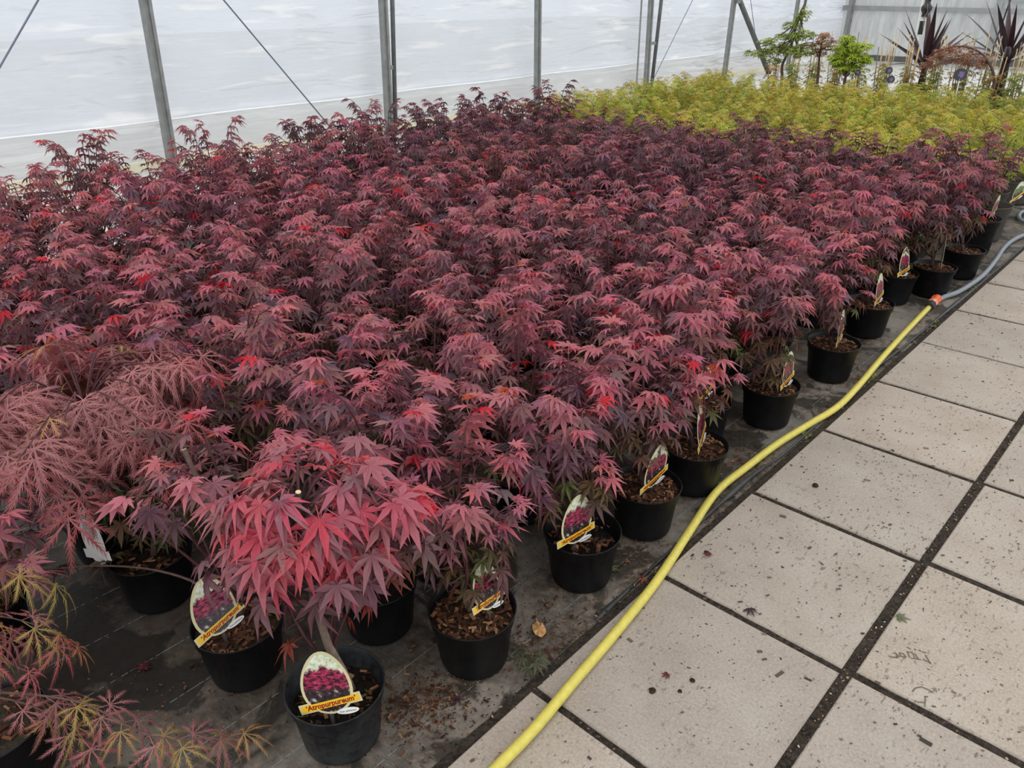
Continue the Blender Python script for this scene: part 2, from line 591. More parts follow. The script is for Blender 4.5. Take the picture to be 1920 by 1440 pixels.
# boot print dirt marks
STROKES = [[[0.656, 0.734], [0.668, 0.738], [0.676, 0.746]], [[0.665, 0.759], [0.672, 0.754], [0.679, 0.751], [0.674, 0.741], [0.671, 0.753]], [[0.674, 0.765], [0.683, 0.77], [0.693, 0.762], [0.682, 0.755], [0.674, 0.765]], [[0.689, 0.784], [0.701, 0.767]], [[0.688, 0.783], [0.7, 0.79], [0.713, 0.774]], [[0.706, 0.791], [0.719, 0.779]], [[0.704, 0.767], [0.726, 0.78]], [[0.729, 0.804], [0.748, 0.784]], [[0.729, 0.785], [0.748, 0.784]], [[0.682, 0.801], [0.693, 0.8]], [[0.699, 0.807], [0.705, 0.807]], [[0.71, 0.812], [0.716, 0.811]], [[0.718, 0.81], [0.729, 0.815]], [[0.745, 0.653], [0.747, 0.67], [0.757, 0.684], [0.771, 0.687], [0.786, 0.685]], [[0.773, 0.657], [0.78, 0.663]], [[0.775, 0.658], [0.784, 0.626]], [[0.765, 0.627], [0.779, 0.636]]]
sl = slabs[1, 1]
bb = MB()
for st in STROKES:
    for (x0, y0), (x1, y1) in zip(st, st[1:]):
        d = Vector((x1 - x0, y1 - y0, 0))
        nrm = Vector((-d.y, d.x, 0)).normalized() * 0.0016
        a, c2 = Vector((x0, y0, 0.0)), Vector((x1, y1, 0.0))
        vs = [a - nrm, c2 - nrm, c2 + nrm, a + nrm]
        bb.add([v + Vector((0, 0, z)) for z in (0.0002, 0.0009) for v in vs], [(0, 1, 2, 3)[::-1], (4, 5, 6, 7), (0, 1, 5, 4), (1, 2, 6, 5), (2, 3, 7, 6), (3, 0, 4, 7)])
mk = link('boot_print', bb.mesh('boot_print', 'boot_dirt'), sl, (-sl.location.x, -sl.location.y, 0.0004))
mk['label'] = 'brown boot sole mark pressed in dirt'
mk['kind'] = 'stuff'

# left wall: upper film, lower film, seam, base board
def wallfn(x0, amp):
    def fn(y, z):
        bow = amp * math.sin(PI * ((y - 2.6) % 2.9) / 2.9)
        x = x0 - bow * 0.6 + 0.012 * math.sin(y * 3.1 + z * 4) * math.sin(z * 7.0 + y)
        if y > 16.8:
            x += (y - 16.8) / 2.8 * 0.26
        if z > 2.25:
            x += (z - 2.25) ** 2 * 0.45
        return (x, y, z)
    return fn


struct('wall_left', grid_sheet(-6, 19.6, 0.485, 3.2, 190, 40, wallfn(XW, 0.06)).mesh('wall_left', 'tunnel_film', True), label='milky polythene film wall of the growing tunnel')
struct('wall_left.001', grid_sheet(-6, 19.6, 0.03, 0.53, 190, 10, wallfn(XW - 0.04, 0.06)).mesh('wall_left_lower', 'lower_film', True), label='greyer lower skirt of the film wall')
bb = MB().tube([(XW + 0.008 + 0.05 * -math.sin(PI * ((y - 2.6) % 2.9) / 2.9) * 0.7, y, 0.487 + 0.006 * math.sin(y * 2.3)) for y in np.arange(-6, 19.6, 0.29)], 0.011, 6)
struct('trim_1', bb.mesh('trim_1', 'seam_white', True), label='pale rolled seam where upper film overlaps lower skirt')
struct('baseboard_left', MB().box((XW - 0.02, 6.8, 0.048), (0.045, 25.6, 0.096)).mesh('baseboard_left', 'cream_board'), label='cream board along the foot of the film wall')
# end wall
EY = 19.62
bb = grid_sheet(XW + 0.24, 4.0, 0.0, 3.0, 60, 12, lambda x, z: (x, EY + 0.012 * math.cos(x * 2 * PI / 0.2), z))
struct('wall_back', bb.mesh('wall_back', 'end_sheet', True), label='grey ribbed plastic sheet closing the far end')
struct('trim_2', MB().box((-1.7, EY - 0.05, 1.115), (11.6, 0.06, 0.11), Matrix.Rotation(math.radians(1.1), 3, 'Y')).mesh('trim_2', 'rail_grey'), label='grey horizontal rail across the end sheet')
struct('trim_3', MB().box((-3.98, EY - 0.06, 1.5), (0.13, 0.05, 3.0)).mesh('trim_3', 'rail_grey'), label='grey upright on the end sheet beside the second spiky plant')
struct('trim_4', MB().box((-1.4, EY - 0.05, 1.31), (5.1, 0.05, 0.06), Matrix.Rotation(math.radians(0.8), 3, 'Y')).mesh('trim_4', 'rail_grey'), label='thinner grey rail above the main rail at the far end')
struct('trim_5', MB().box((-1.7, EY - 0.05, 0.13), (11.6, 0.07, 0.12)).mesh('trim_5', 'dark_steel'), label='dark bottom rail of the end sheet')
struct('floor.001', MB().box((0, 10, -0.14), (90, 90, 0.04)).mesh('floor_outside', 'outer_ground'), label='pale bare ground outside the tunnel')


# tunnel frame
def channel_post(y, z1, label, name='tunnel_post', x=-7.38, w=0.11, d=0.05, top_dy=0.10):
    t = thing(name, label, 'post', (x, y, 0))
    b = MB()
    prof = [(-d / 2, -w / 2), (d / 2, -w / 2), (d / 2, -w * 0.22), (d * 0.1, -w * 0.16), (d * 0.1, w * 0.16), (d / 2, w * 0.22), (d / 2, w / 2), (-d / 2, w / 2)]
    vs = [(px, py, 0) for px, py in prof] + [(px, py + top_dy, z1) for px, py in prof]
    n = len(prof)
    b.add(vs, [tuple(range(n))[::-1], tuple(range(n, 2 * n))] + [(i, (i + 1) % n, n + (i + 1) % n, n + i) for i in range(n)])
    link('upright', b.mesh('upright', 'galvanised'), t)
    link('foot_plate', MB().box((0, 0, 0.006), (0.14, w + 0.06, 0.012)).mesh('foot_plate', 'galvanised'), t)
    return t


channel_post(2.52, 2.5, 'galvanised channel post rising from the red maples near the crossed wires')
p2 = channel_post(5.45, 2.5, 'galvanised post with a thin strut beside it, nearest of the paired posts')
channel_post(8.37, 2.5, 'single galvanised post between the two posts with thin struts', top_dy=0.03)
p4 = channel_post(11.33, 2.5, 'galvanised post with a thin strut, behind the first yellow maples', top_dy=0.0)
channel_post(14.13, 1.48, 'short steel post with a leaning brace from its top', top_dy=0.08, w=0.13)
p6 = channel_post(17.0, 2.5, 'pale steel post half hidden behind the tall green maple', top_dy=0.12)
channel_post(19.45, 2.5, 'steel corner post where film wall meets grey end sheet', x=-7.15, w=0.2, d=0.08, top_dy=0.15)
for p, y0, y1 in ((p2, 0.10, 0.27), (p4, 0.17, 0.40), (p6, 0.22, 0.62)):
    link('thin_strut', MB().tube([(0.0, y0, 0), (0, y1, 2.45)], 0.028 if p is p2 else 0.032, 8).mesh('thin_strut', 'dark_steel', True), p)
    yy = y0 + (y1 - y0) * 0.33
    link('strut_clip', MB().box((0, (yy + 0.07) / 2, 0.82), (0.03, max(0.04, yy - 0.05), 0.05)).mesh('strut_clip', 'galvanised'), p)
t = thing('diagonal_brace', 'dark steel tube leaning down from the short post to the right', 'brace', (-7.33, 14.3, 0))
link('brace_tube', MB().tube([(0, 0.06, 1.44), (0.05, 1.6, 0.0)], 0.05, 8).mesh('brace_tube', 'dark_steel', True), t)
link('brace_bracket', MB().box((0, 0, 1.45), (0.06, 0.16, 0.09)).mesh('brace_bracket', 'galvanised'), t)
for (y0, z0, y1, z1, lab) in ((0.21, 0.0, 1.95, 2.0, 'thin wire crossing the upper left corner of the film wall'),
                              (4.72, 0.02, 3.13, 2.0, 'thin wire slanting down between the first two posts'),
                              (11.45, 0.02, 13.1, 1.9, 'faint thin wire slanting up beyond the second paired post'),
                              (15.62, 0.3, 14.7, 1.9, 'faint thin wire beside the leaning brace')):
    tag(link('bracing_wire', MB().tube([(-7.42, y0, z0), (-7.42, y1, z1)], 0.009 if y0 < 10 else 0.007, 5).mesh('bracing_wire', 'steel_wire')), lab, 'wire')
tag(link('conduit', MB().tube([(-7.4, 11.06, 0.0), (-7.4, 11.08, 2.4)], 0.015, 6).mesh('conduit', 'galvanised')), 'thin grey upright pipe just before the second paired post', 'pipe')
# pole with black fitting, and the wire at the right
t = thing('white_pole', 'white pole behind the left spiky plant carrying a black fitting', 'pole', (-3.93, 14.5, 0))
link('pole', MB().tube([(0, 0, 0), (-0.02, 0, 2.2)], 0.035, 8).mesh('pole', 'white_plastic', True), t)
link('grey_collar', MB().box((0.06, -0.05, 1.16), (0.13, 0.06, 0.07)).mesh('grey_collar', 'white_plastic'), t)
link('black_strap', MB().box((0.05, -0.05, 1.02), (0.07, 0.03, 0.22)).mesh('black_strap', 'black_plastic'), t)
t = thing('pole_fitting', 'black bulb shaped fitting clamped to the white pole', 'fitting', (-3.85, 14.42, 1.19))
link('bulb_body', MB().lathe([(0.001, 0), (0.06, 0.0), (0.05, 0.05), (0.085, 0.10), (0.09, 0.15), (0.06, 0.19), (0.045, 0.21), (0.05, 0.27), (0.001, 0.27)], 14).mesh('bulb_body', 'black_plastic', True), t)
link('fitting_cap', MB().box((0.0, 0, 0.295), (0.13, 0.1, 0.05)).mesh('fitting_cap', 'label_cream'), t)
link('tied_string', MB().tube([(0.03, -0.09, 0.2), (0.06, -0.1, 0.08), (0.02, -0.09, 0.0), (0.04, -0.07, -0.2)], 0.008, 5).mesh('tied_string', 'grey_cane'), t)
tag(link('support_wire', MB().tube([(-2.55, 14.4, 2.0), (-2.67, 14.4, 0.8), (-2.72, 14.4, 0.2)], 0.012, 5).mesh('support_wire', 'black_plastic')), 'dark wire hanging in front of the far sheet at the right', 'wire')

# hem pipe along the slabs
pts = smooth_path([(-0.022, 0.30, -0.008), (-0.026, 0.42, -0.002), (-0.034, 0.8, 0.004), (-0.04, 1.045, 0.010), (-0.039, 1.29, 0.012), (-0.022, 1.59, 0.010), (-0.036, 2.245, 0.010), (-0.044, 2.534, 0.010), (-0.033, 2.926, 0.008), (-0.025, 3.58, 0.006), (-0.012, 4.63, 0.006), (-0.015, 8, 0.004)], 6)
struct('trim_6', MB().tube(pts, [0.005 + 0.007 * max(0, math.sin(i * 0.37)) ** 2 for i in range(len(pts))], 8).mesh('trim_6', 'black_pipe', True), label='black rolled hem of the ground fabric beside the slabs')

# ------------------------------------------------------------------ leaf templates (central lobe = 1 long, petiole behind)
def palm_leaf(rng, droop=0.25, fold=0.10, width=0.145, narrow=1.0, npet=True, lobes=7):
    if lobes == 7:
        angs = [-122, -80, -40, 0, 40, 80, 122]
        lens = [0.42, 0.74, 0.94, 1.0, 0.94, 0.74, 0.42]
    else:
        angs = [-100, -50, 0, 50, 100]
        lens = [0.55, 0.9, 1.0, 0.9, 0.55]
    lens = [l * rng.uniform(0.92, 1.06) for l in lens]
    angs = [a + rng.uniform(-5, 5) for a in angs]
    v, f = [(0, 0, 0)], []

    def pt(a, r, side=0.0, z=0.0):
        a = math.radians(a)
        return (math.sin(a) * r + math.cos(a) * side, math.cos(a) * r - math.sin(a) * side, z)
    sin_idx = []
    for i in range(len(angs) + 1):
        if i == 0:
            a, r = angs[0] - 28, 0.10
        elif i == len(angs):
            a, r = angs[-1] + 28, 0.10
        else:
            a, r = (angs[i - 1] + angs[i]) / 2, 0.215 * min(1, (lens[i - 1] + lens[i]) / 1.8)
        v.append(pt(a, r, 0, 0.02))
        sin_idx.append(len(v) - 1)
    for i, (a, L) in enumerate(zip(angs, lens)):
        dz = rng.uniform(0.7, 1.35)
        tw = rng.uniform(-0.05, 0.05)
        wv = width * narrow * (0.75 + 0.25 * L)
        m = len(v)
        v.append(pt(a, 0.50 * L, 0, -droop * dz * 0.22 * L - fold * 0.35))
        v.append(pt(a, 0.45 * L, wv, -droop * dz * 0.2 * L + fold * 0.4 + tw))
        v.append(pt(a, 0.45 * L, -wv, -droop * dz * 0.2 * L + fold * 0.4 - tw))
        v.append(pt(a, L, tw, -droop * dz * L))
        s0, s1 = sin_idx[i], sin_idx[i + 1]
        f += [(0, m, m + 2, s0), (0, s1, m + 1, m), (m, m + 3, m + 2), (m, m + 1, m + 3)]
    if npet:
        m = len(v)
        v += [(0.012, 0, 0), (-0.012, 0, 0), (-0.016, -0.62, -0.12), (0.016, -0.62, -0.12), (0, 0, -0.03), (0, -0.62, -0.155)]
        f += [(m, m + 1, m + 2, m + 3), (m + 1, m + 4, m + 5, m + 2), (m + 4, m, m + 3, m + 5)]
    return np.array(v, float), f


def lace_leaf(rng, droop=0.35, teeth=6, wd=0.030):
    angs = [-105, -70, -35, 0, 35, 70, 105]
    lens = [0.6, 0.85, 0.97, 1.0, 0.97, 0.85, 0.6]
    v, f = [], []
    for a, L in zip(angs, lens):
        a = math.radians(a + rng.uniform(-7, 7))
        L *= rng.uniform(0.9, 1.08)
        dz = droop * rng.uniform(0.6, 1.4)
        d = Vector((math.sin(a), math.cos(a), 0))
        s = Vector((math.cos(a), -math.sin(a), 0))

        def P(t, w, z=0.0):
            q = d * (t * L) + s * w
            return (q.x, q.y, -dz * t * t * L + z)
        m = len(v)
        v += [P(0, 0.012), P(0, -0.012), P(0.5, -wd, 0.01), P(0.5, wd, 0.01), P(1, 0)]
        f += [(m, m + 3, m + 2, m + 1), (m + 2, m + 3, m + 4)]
        for k in range(teeth):
            t = 0.28 + 0.62 * k / teeth
            for sg in (1, -1):
                tt = t + (0.06 if sg > 0 else 0)
                wl = wd * (3.9 - 2.9 * tt) * rng.uniform(0.8, 1.2)
                m = len(v)
                v += [P(tt, sg * wd * 0.5, 0.004), P(tt + 0.07, sg * wd * 0.5, 0.004), P(tt + 0.19, sg * (wd * 0.6 + wl), -0.015)]
                f.append((m, m + 1, m + 2))
    m = len(v)
    v += [(0.012, 0, 0), (-0.012, 0, 0), (-0.012, -0.4, -0.06), (0.012, -0.4, -0.06)]
    f.append((m, m + 1, m + 2, m + 3))
    return np.array(v, float), f


def small_leaf(rng, n=7, wd=0.10, droop=0.3):
    v, f = [], []
    for i in range(n):
        a = math.radians(-110 + 220 * i / (n - 1) + rng.uniform(-8, 8))
        L = (0.55 + 0.45 * math.cos(a * 0.75)) * rng.uniform(0.9, 1.1)
        d = Vector((math.sin(a), math.cos(a), 0))
        s = Vector((math.cos(a), -math.sin(a), 0))
        m = len(v)
        z = -droop * rng.uniform(0.5, 1.4)
        for q, zz in ((d * 0.02, 0), (d * 0.45 * L + s * wd, z * 0.3 * L), (d * L, z * L), (d * 0.45 * L - s * wd, z * 0.3 * L)):
            v.append((q.x, q.y, zz))
        f.append((m, m + 1, m + 2, m + 3))
    return np.array(v, float), f


def template_mesh(name, T, mat):
    m = bpy.data.meshes.new(name)
    m.from_pydata([tuple(x) for x in T[0]], [], T[1])
    m.materials.append(MATS[mat])
    m.update()
    return m


RT = random.Random(3)
PALM = [palm_leaf(RT, d, f, w) for d, f, w in ((0.12, 0.07, 0.115), (0.22, 0.09, 0.118), (0.32, 0.10, 0.112), (0.45, 0.09, 0.105), (0.58, 0.07, 0.100), (0.28, 0.12, 0.125))]
PALM_ME = [template_mesh('leaf', T, 'leaf_single') for T in PALM]
LACE = [lace_leaf(RT, d) for d in (0.25, 0.45, 0.7, 0.95)]
LACE_ME = [template_mesh('lace_leaf', T, 'leaf_single') for T in LACE]
SMALL = [small_leaf(RT, 7, 0.075, d) for d in (0.2, 0.4, 0.6)]
BROAD = [small_leaf(RT, 5, 0.16, d) for d in (0.2, 0.4)]


def joined(name, leaves, temps, mat='leaf_mass'):
    """One mesh out of many leaves; each vertex carries its leaf's colour."""
    vs, fs, cs, off = [], [], [], 0
    for (k, p, M, s, col) in leaves:
        tv, tf = temps[k % len(temps)]
        vs.append((tv @ (np.array(M).T * s)) + np.array(p))
        fs += [tuple(i + off for i in q) for q in tf]
        cs.append(np.tile(np.array([*col, 1.0]), (len(tv), 1)))
        off += len(tv)
    V = np.concatenate(vs)
    C = np.concatenate(cs)
    m = bpy.data.meshes.new(name)
    m.from_pydata(V.tolist(), [], fs)
    a = m.color_attributes.new('tint', 'FLOAT_COLOR', 'POINT')
    a.data.foreach_set('color', C.ravel())
    m.materials.append(MATS[mat])
    m.update()
    return m


def frame(az, pitch, roll):
    """Leaf axes as columns: x side, y toward the middle lobe, z up."""
    f = Vector((math.cos(az) * math.cos(pitch), math.sin(az) * math.cos(pitch), -math.sin(pitch)))
    side = Vector((math.sin(az), -math.cos(az), 0))
    n = side.cross(f)
    M = Matrix((side, f, n)).transposed()
    return M @ Matrix.Rotation(roll, 3, 'Y')


OLIVE, GREEN, PURPLE, DARK, MAUVE, PINK, RED, ORANGE, BROWN = ((0.095, 0.075, 0.028), (0.11, 0.14, 0.035), (0.130, 0.057, 0.068), (0.068, 0.036, 0.046), (0.240, 0.112, 0.130), (0.45, 0.133, 0.163), (0.52, 0.022, 0.040), (0.40, 0.055, 0.015), (0.150, 0.078, 0.052))


def lerp(a, b, t):
    return tuple(x + (y - x) * t for x, y in zip(a, b))


def red_tint(rng, h, tip, bias):
    """h: 0 low in the plant .. 1 at its top; bias -1 dark purple .. +1 pinkish."""
    q = rng.random()
    if q < 0.012 + (0.03 if bias > 0 else 0.01) * tip:
        return RED if rng.random() < 0.85 else ORANGE
    if h < 0.45:
        c = lerp(OLIVE, BROWN, rng.random()) if rng.random() < 0.60 else lerp(PURPLE, BROWN, rng.random())
        if rng.random() < 0.10:
            c = lerp(GREEN, OLIVE, rng.random() * 0.6)
    else:
        c = lerp(DARK if rng.random() < 0.3 else PURPLE, MAUVE, min(1, max(0, rng.random() * 0.9 + 0.25 * bias + 0.3 * (h - 0.55))))
        if rng.random() < 0.16:
            c = (0.165, 0.098, 0.125)
    if tip:
        c = lerp(MAUVE, PINK, min(1, max(0, rng.random() * 0.7 + 0.35 + 0.3 * bias)))
    elif h > 0.72 and rng.random() < 0.34 + 0.32 * bias:
        c = lerp(c, PINK, rng.uniform(0.25, 0.75))
    if bias < 0:
        c = lerp(c, DARK, min(1, -bias * rng.uniform(0.3, 1.1)))
    return tuple(v * rng.uniform(0.85, 1.15) for v in c)


def olive_tint(rng, h, tip, bias):
    c = lerp((0.05, 0.075, 0.022), (0.13, 0.075, 0.045), rng.random())
    if h > 0.6:
        c = lerp(c, PURPLE, rng.uniform(0.3, 1))
    return tuple(v * rng.uniform(0.85, 1.15) for v in c)


def gen_maple(rng, H=0.56, spread=0.27, shoots=8, leaf=0.072, bias=0.0, cap=160, tint=red_tint, trunk=None, node=0.050, low=0.15, lean=None, temps=6, open_x=1.0, zmin=-1.0, keep=None):
    """Returns trunk (pts, radii), branches [(pts, radii, [leaf...])] above z = 0 of the compost; a leaf is (template, pos, axes, size, colour)."""
    if trunk is None:
        ln = lean or (rng.uniform(-0.03, 0.03), rng.uniform(-0.03, 0.03))
        trunk = [(0, 0, -0.02), (ln[0] * 0.3, ln[1] * 0.3, H * 0.14), (ln[0] * 0.7, ln[1] * 0.7, H * 0.30), (ln[0], ln[1], H * 0.42)]
    T = [Vector(p) for p in trunk]
    tr = [0.011 - 0.005 * i / (len(T) - 1) for i in range(len(T))]
    branches, count = [], 0
    a0 = rng.uniform(0, 2 * PI)
    for k in range(shoots):
        u = (k + 0.6) / shoots
        s = min(len(T) - 1.001, (0.18 + 0.8 * u) * (len(T) - 1))
        i = int(s)
        base = T[i].lerp(T[i + 1], s - i)
        az = a0 + k * 2.4 + rng.uniform(-0.4, 0.4)
        inc = rng.uniform(0.15, 0.45) if k == shoots - 1 else rng.uniform(0.45, 1.0) + (1 - u) * 0.35
        top_z = H * rng.uniform(0.72, 1.0) if u > 0.45 else H * rng.uniform(0.38, 0.75)
        reach = spread * rng.uniform(0.55, 1.0) * math.sin(min(PI / 2, inc + 0.35))
        if math.cos(az) > 0:
            reach *= 1 - (1 - open_x) * math.cos(az)
        end = Vector((base.x + math.cos(az) * reach, base.y + math.sin(az) * reach, max(top_z, base.z + 0.06)))
        d = Vector((math.cos(az) * math.sin(inc), math.sin(az) * math.sin(inc), math.cos(inc)))
        Ld = (end - base).length
        c1, c2 = base + d * Ld * 0.4, end - Vector((math.cos(az), math.sin(az), 0.25)) * Ld * 0.3
        n = 8
        pts = [((1 - t) ** 3) * base + 3 * t * (1 - t) ** 2 * c1 + 3 * t * t * (1 - t) * c2 + t ** 3 * end for t in [j / n for j in range(n + 1)]]
        rad = [0.0055 * (1 - 0.72 * j / n) for j in range(n + 1)]
        lv = []
        nn = max(3, int(Ld / node))
        flip = rng.random() < 0.5
        for q in range(nn + 1):
            t = low + (1 - low) * q / nn
            j = min(n - 1, int(t * n))
            p = pts[j].lerp(pts[j + 1], t * n - j)
            tg = (pts[j + 1] - pts[j]).normalized()
            th = math.atan2(tg.y, tg.x)
            last = q == nn
            for sgn in ((1, -1, 0) if last else (1, -1)):
                if count >= cap:
                    break
                if p.z < zmin or (keep is not None and not keep(p)):
                    continue
                h = min(1.0, max(0.0, p.z / H))
                out = math.atan2(p.y, p.x) if p.xy.length > 0.02 else th
                la = th + sgn * (rng.uniform(0.7, 1.4) if (q + flip) % 2 else rng.uniform(0.3, 0.9))
                la += 0.35 * math.sin(out - la)
                pit = rng.uniform(0.05, 0.5) + (0.35 if h < 0.45 else 0.0) + (rng.random() < 0.15) * 0.5
                if last:
                    pit = rng.uniform(-0.25, 0.35)
                sz = leaf * rng.uniform(0.8, 1.2) * (0.72 if last and sgn else 1.0)
                if h < 0.3:
                    sz *= 0.85
                M = frame(la, pit, rng.uniform(-0.3, 0.3))
                pos = p + M @ Vector((0, 0.62, 0.12)) * sz
                kk = rng.randrange(temps) if temps != 6 else min(5, max(0, int(rng.gauss(2.0 if h > 0.5 else 3.2, 1.2))))
                lv.append((kk, tuple(pos), M, sz, tint(rng, h, last or (q >= nn - 1 and h > 0.6 and rng.random() < 0.55), bias)))
                count += 1
        branches.append((pts, rad, lv))
    return (T, tr), branches


def chips_mesh(n, r, z, seed, name='bark_chips'):
    rg = random.Random(seed)
    b = MB()
    for _ in range(n):
        a, q = rg.uniform(0, 2 * PI), r * math.sqrt(rg.random())
        l = rg.uniform(0.008, 0.024)
        rot = Matrix.Rotation(rg.uniform(0, PI), 3, 'Z') @ Matrix.Rotation(rg.uniform(-0.5, 0.5), 3, 'X') @ Matrix.Rotation(rg.uniform(-0.4, 0.4), 3, 'Y')
        b.box((q * math.cos(a), q * math.sin(a), z + rg.uniform(0, 0.008)), (l, l * rg.uniform(0.25, 0.5), l * rg.uniform(0.12, 0.25)), rot)
    return b.mesh(name, 'bark')


def pot_mesh(mat, r=0.12, h=0.175, n=32, name='pot'):
    q = r / 0.12
    k = h / 0.175
    prof = [(0.001, 0.004 * k), (0.082 * q, 0.004 * k), (0.086 * q, 0.0), (0.091 * q, 0.002), (0.0945 * q, 0.012), (0.1085 * q, 0.139 * k), (0.1140 * q, 0.143 * k), (0.1165 * q, 0.170 * k), (0.1195 * q, 0.1715 * k), (0.1200 * q, 0.1745 * k), (0.1175 * q, 0.1755 * k), (0.1150 * q, 0.173 * k), (0.1115 * q, 0.146 * k), (0.1065 * q, 0.141 * k), (0.0985 * q, 0.06 * k), (0.001, 0.06 * k)]
    return MB().lathe(prof, n).mesh(name, mat, True)


POT = pot_mesh('black_pot')
POT_DUSTY = pot_mesh('dusty_pot')
POT_FAR = pot_mesh('black_pot', n=14)
POT_BIG = pot_mesh('black_pot', 0.15, 0.24)
POT_GREY = pot_mesh('grey_pot', 0.15, 0.25)


def compost_mesh(r, z, mat, name='compost'):
    b = MB()
    rg = random.Random(int(r * 1e4 + z * 1e5))
    n, m = 20, 5
    b.v.append((0, 0, z + 0.010))
    for j in range(1, m + 1):
        for k in range(n):
            q = r * j / m
            a = 2 * PI * k / n
            b.v.append((q * math.cos(a), q * math.sin(a), z + 0.008 * (1 - j / m) + rg.uniform(-0.003, 0.003)))
    b.f = [(0, 1 + k, 1 + (k + 1) % n) for k in range(n)]
    for j in range(m - 1):
        b.f += [(1 + j * n + k, 1 + (j + 1) * n + k, 1 + (j + 1) * n + (k + 1) % n, 1 + j * n + (k + 1) % n) for k in range(n)]
    return b.mesh(name, mat, True)


COMPOST = compost_mesh(0.111, 0.150, 'compost')
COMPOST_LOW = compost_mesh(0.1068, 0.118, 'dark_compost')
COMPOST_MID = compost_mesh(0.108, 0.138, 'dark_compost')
COMPOST_BIG = compost_mesh(0.138, 0.205, 'compost')
CHIPS = [chips_mesh(230, 0.104, 0.155, s) for s in (1, 2, 3)]
CHIPS_LOW = chips_mesh(45, 0.098, 0.124, 5)
CHIPS_MID = chips_mesh(90, 0.100, 0.144, 6)
CHIPS_BIG = chips_mesh(220, 0.13, 0.21, 8)

N_LEAF = [0]


def place_structure(root, trunk, branches, z0, meshes, bark='maple_bark', twig='red_twig', leaf_name='leaf', trunk_n=8, cut=False, trunk_scale=1.0):
    """A near plant: trunk, branches and every leaf an object of its own."""
    T, tr = trunk
    tk = link('trunk', MB().tube([(p.x, p.y, p.z + z0) for p in T], [r * trunk_scale for r in tr], trunk_n).mesh('trunk', bark, True), root)
    if cut:
        e, d = T[-1], (T[-1] - T[-2]).normalized()
        link('cut_end', MB().tube([(e.x, e.y, e.z + z0), (e.x + d.x * 0.0015, e.y + d.y * 0.0015, e.z + z0 + d.z * 0.0015)], tr[-1] * trunk_scale * 0.93, trunk_n).mesh('cut_end', 'cut_wood'), tk)
    for pts, rad, lv in branches:
        br = link('branch', MB().tube([(p.x, p.y, p.z + z0) for p in pts], rad, 5).mesh('branch', twig, True), root)
        for (k, p, M, s, c) in lv:
            o = bpy.data.objects.new(leaf_name, meshes[k % len(meshes)])
            COL.objects.link(o)
            o.parent = br
            o.matrix_local = Matrix.Translation((p[0], p[1], p[2] + z0)) @ (M.to_4x4() @ Matrix.Scale(s, 4))
            o.color = (*c, 1)
            N_LEAF[0] += 1


# ------------------------------------------------------------------ plant labels
def egg(w, y0, y1, n=30):
    cy, h = (y0 + y1) / 2, (y1 - y0) / 2
    out = []
    for i in range(n):
        a = 2 * PI * i / n
        y = math.sin(a)
        ww = w * (1 - 0.20 * y)
        out.append((ww * math.cos(a) * 0.98, cy + h * y))
    return out


def par(x0, y0, x1, y1, h):
    d = Vector((x1 - x0, y1 - y0)).normalized()
    nn = Vector((-d.y, d.x)) * h / 2
    return [(x0 - nn.x, y0 - nn.y), (x1 - nn.x, y1 - nn.y), (x1 + nn.x, y1 + nn.y), (x0 + nn.x, y0 + nn.y)]


def text_mesh(s, size, mat, name, bold=0.0, shear=0.0):
    cu = bpy.data.curves.new(name, 'FONT')
    cu.body = s
    cu.size = size
    cu.align_x, cu.align_y = 'CENTER', 'CENTER'
    cu.extrude = 0.0002
    cu.offset = bold
    cu.shear = shear
    cu.resolution_u = 3
    o = bpy.data.objects.new(name, cu)
    COL.objects.link(o)
    bpy.context.view_layer.update()
    m = bpy.data.meshes.new_from_object(o.evaluated_get(bpy.context.evaluated_depsgraph_get()))
    m.name = name
    m.materials.clear()
    m.materials.append(MATS[mat])
    bpy.data.objects.remove(o)
    return m


BA = math.atan2(0.034, 0.160)
CARD = MB().plate(egg(0.070, -0.012, 0.166), -0.0006, 0.0006).plate(par(-0.083, 0.0, 0.088, 0.0365, 0.027), -0.0004, 0.0008).mesh('label_card', 'label_cream')
CARD_W = MB().plate(egg(0.070, -0.012, 0.166), -0.0006, 0.0006).plate(par(-0.083, 0.0, 0.088, 0.0365, 0.027), -0.0004, 0.0008).mesh('label_back', 'label_white')
STAKE = MB().plate([(-0.003, -0.08), (0.003, -0.08), (0.006, 0.0), (-0.006, 0.0)], -0.0005, 0.0003).mesh('label_stake', 'label_ink')
PRINT = MB().plate(egg(0.062, -0.006, 0.159), 0.0007, 0.0011).mesh('photo_print', 'print_crimson')
PRINT_G = MB().plate(egg(0.062, -0.006, 0.159), 0.0007, 0.0011).mesh('photo_print', 'print_green')
BANNER = MB().plate(par(-0.077, 0.0013, 0.082, 0.0352, 0.0185), 0.0012, 0.0017).mesh('name_banner', 'label_yellow')
OVAL = MB().plate([(0.047 + 0.030 * math.cos(a) - 0.0012 * math.sin(a), -0.004 + 0.0085 * math.sin(a) + 0.004 * math.cos(a)) for a in [2 * PI * i / 24 for i in range(24)]], -0.0002, 0.0018).mesh('name_oval', 'label_white')
LETTERS = text_mesh('\u2018Atropurpureum\u2019', 0.0205, 'label_red', 'lettering', 0.0006, 0.15)
LETTERS2 = text_mesh('Acer palmatum', 0.0075, 'label_ink', 'small_lettering')
LINES = MB()
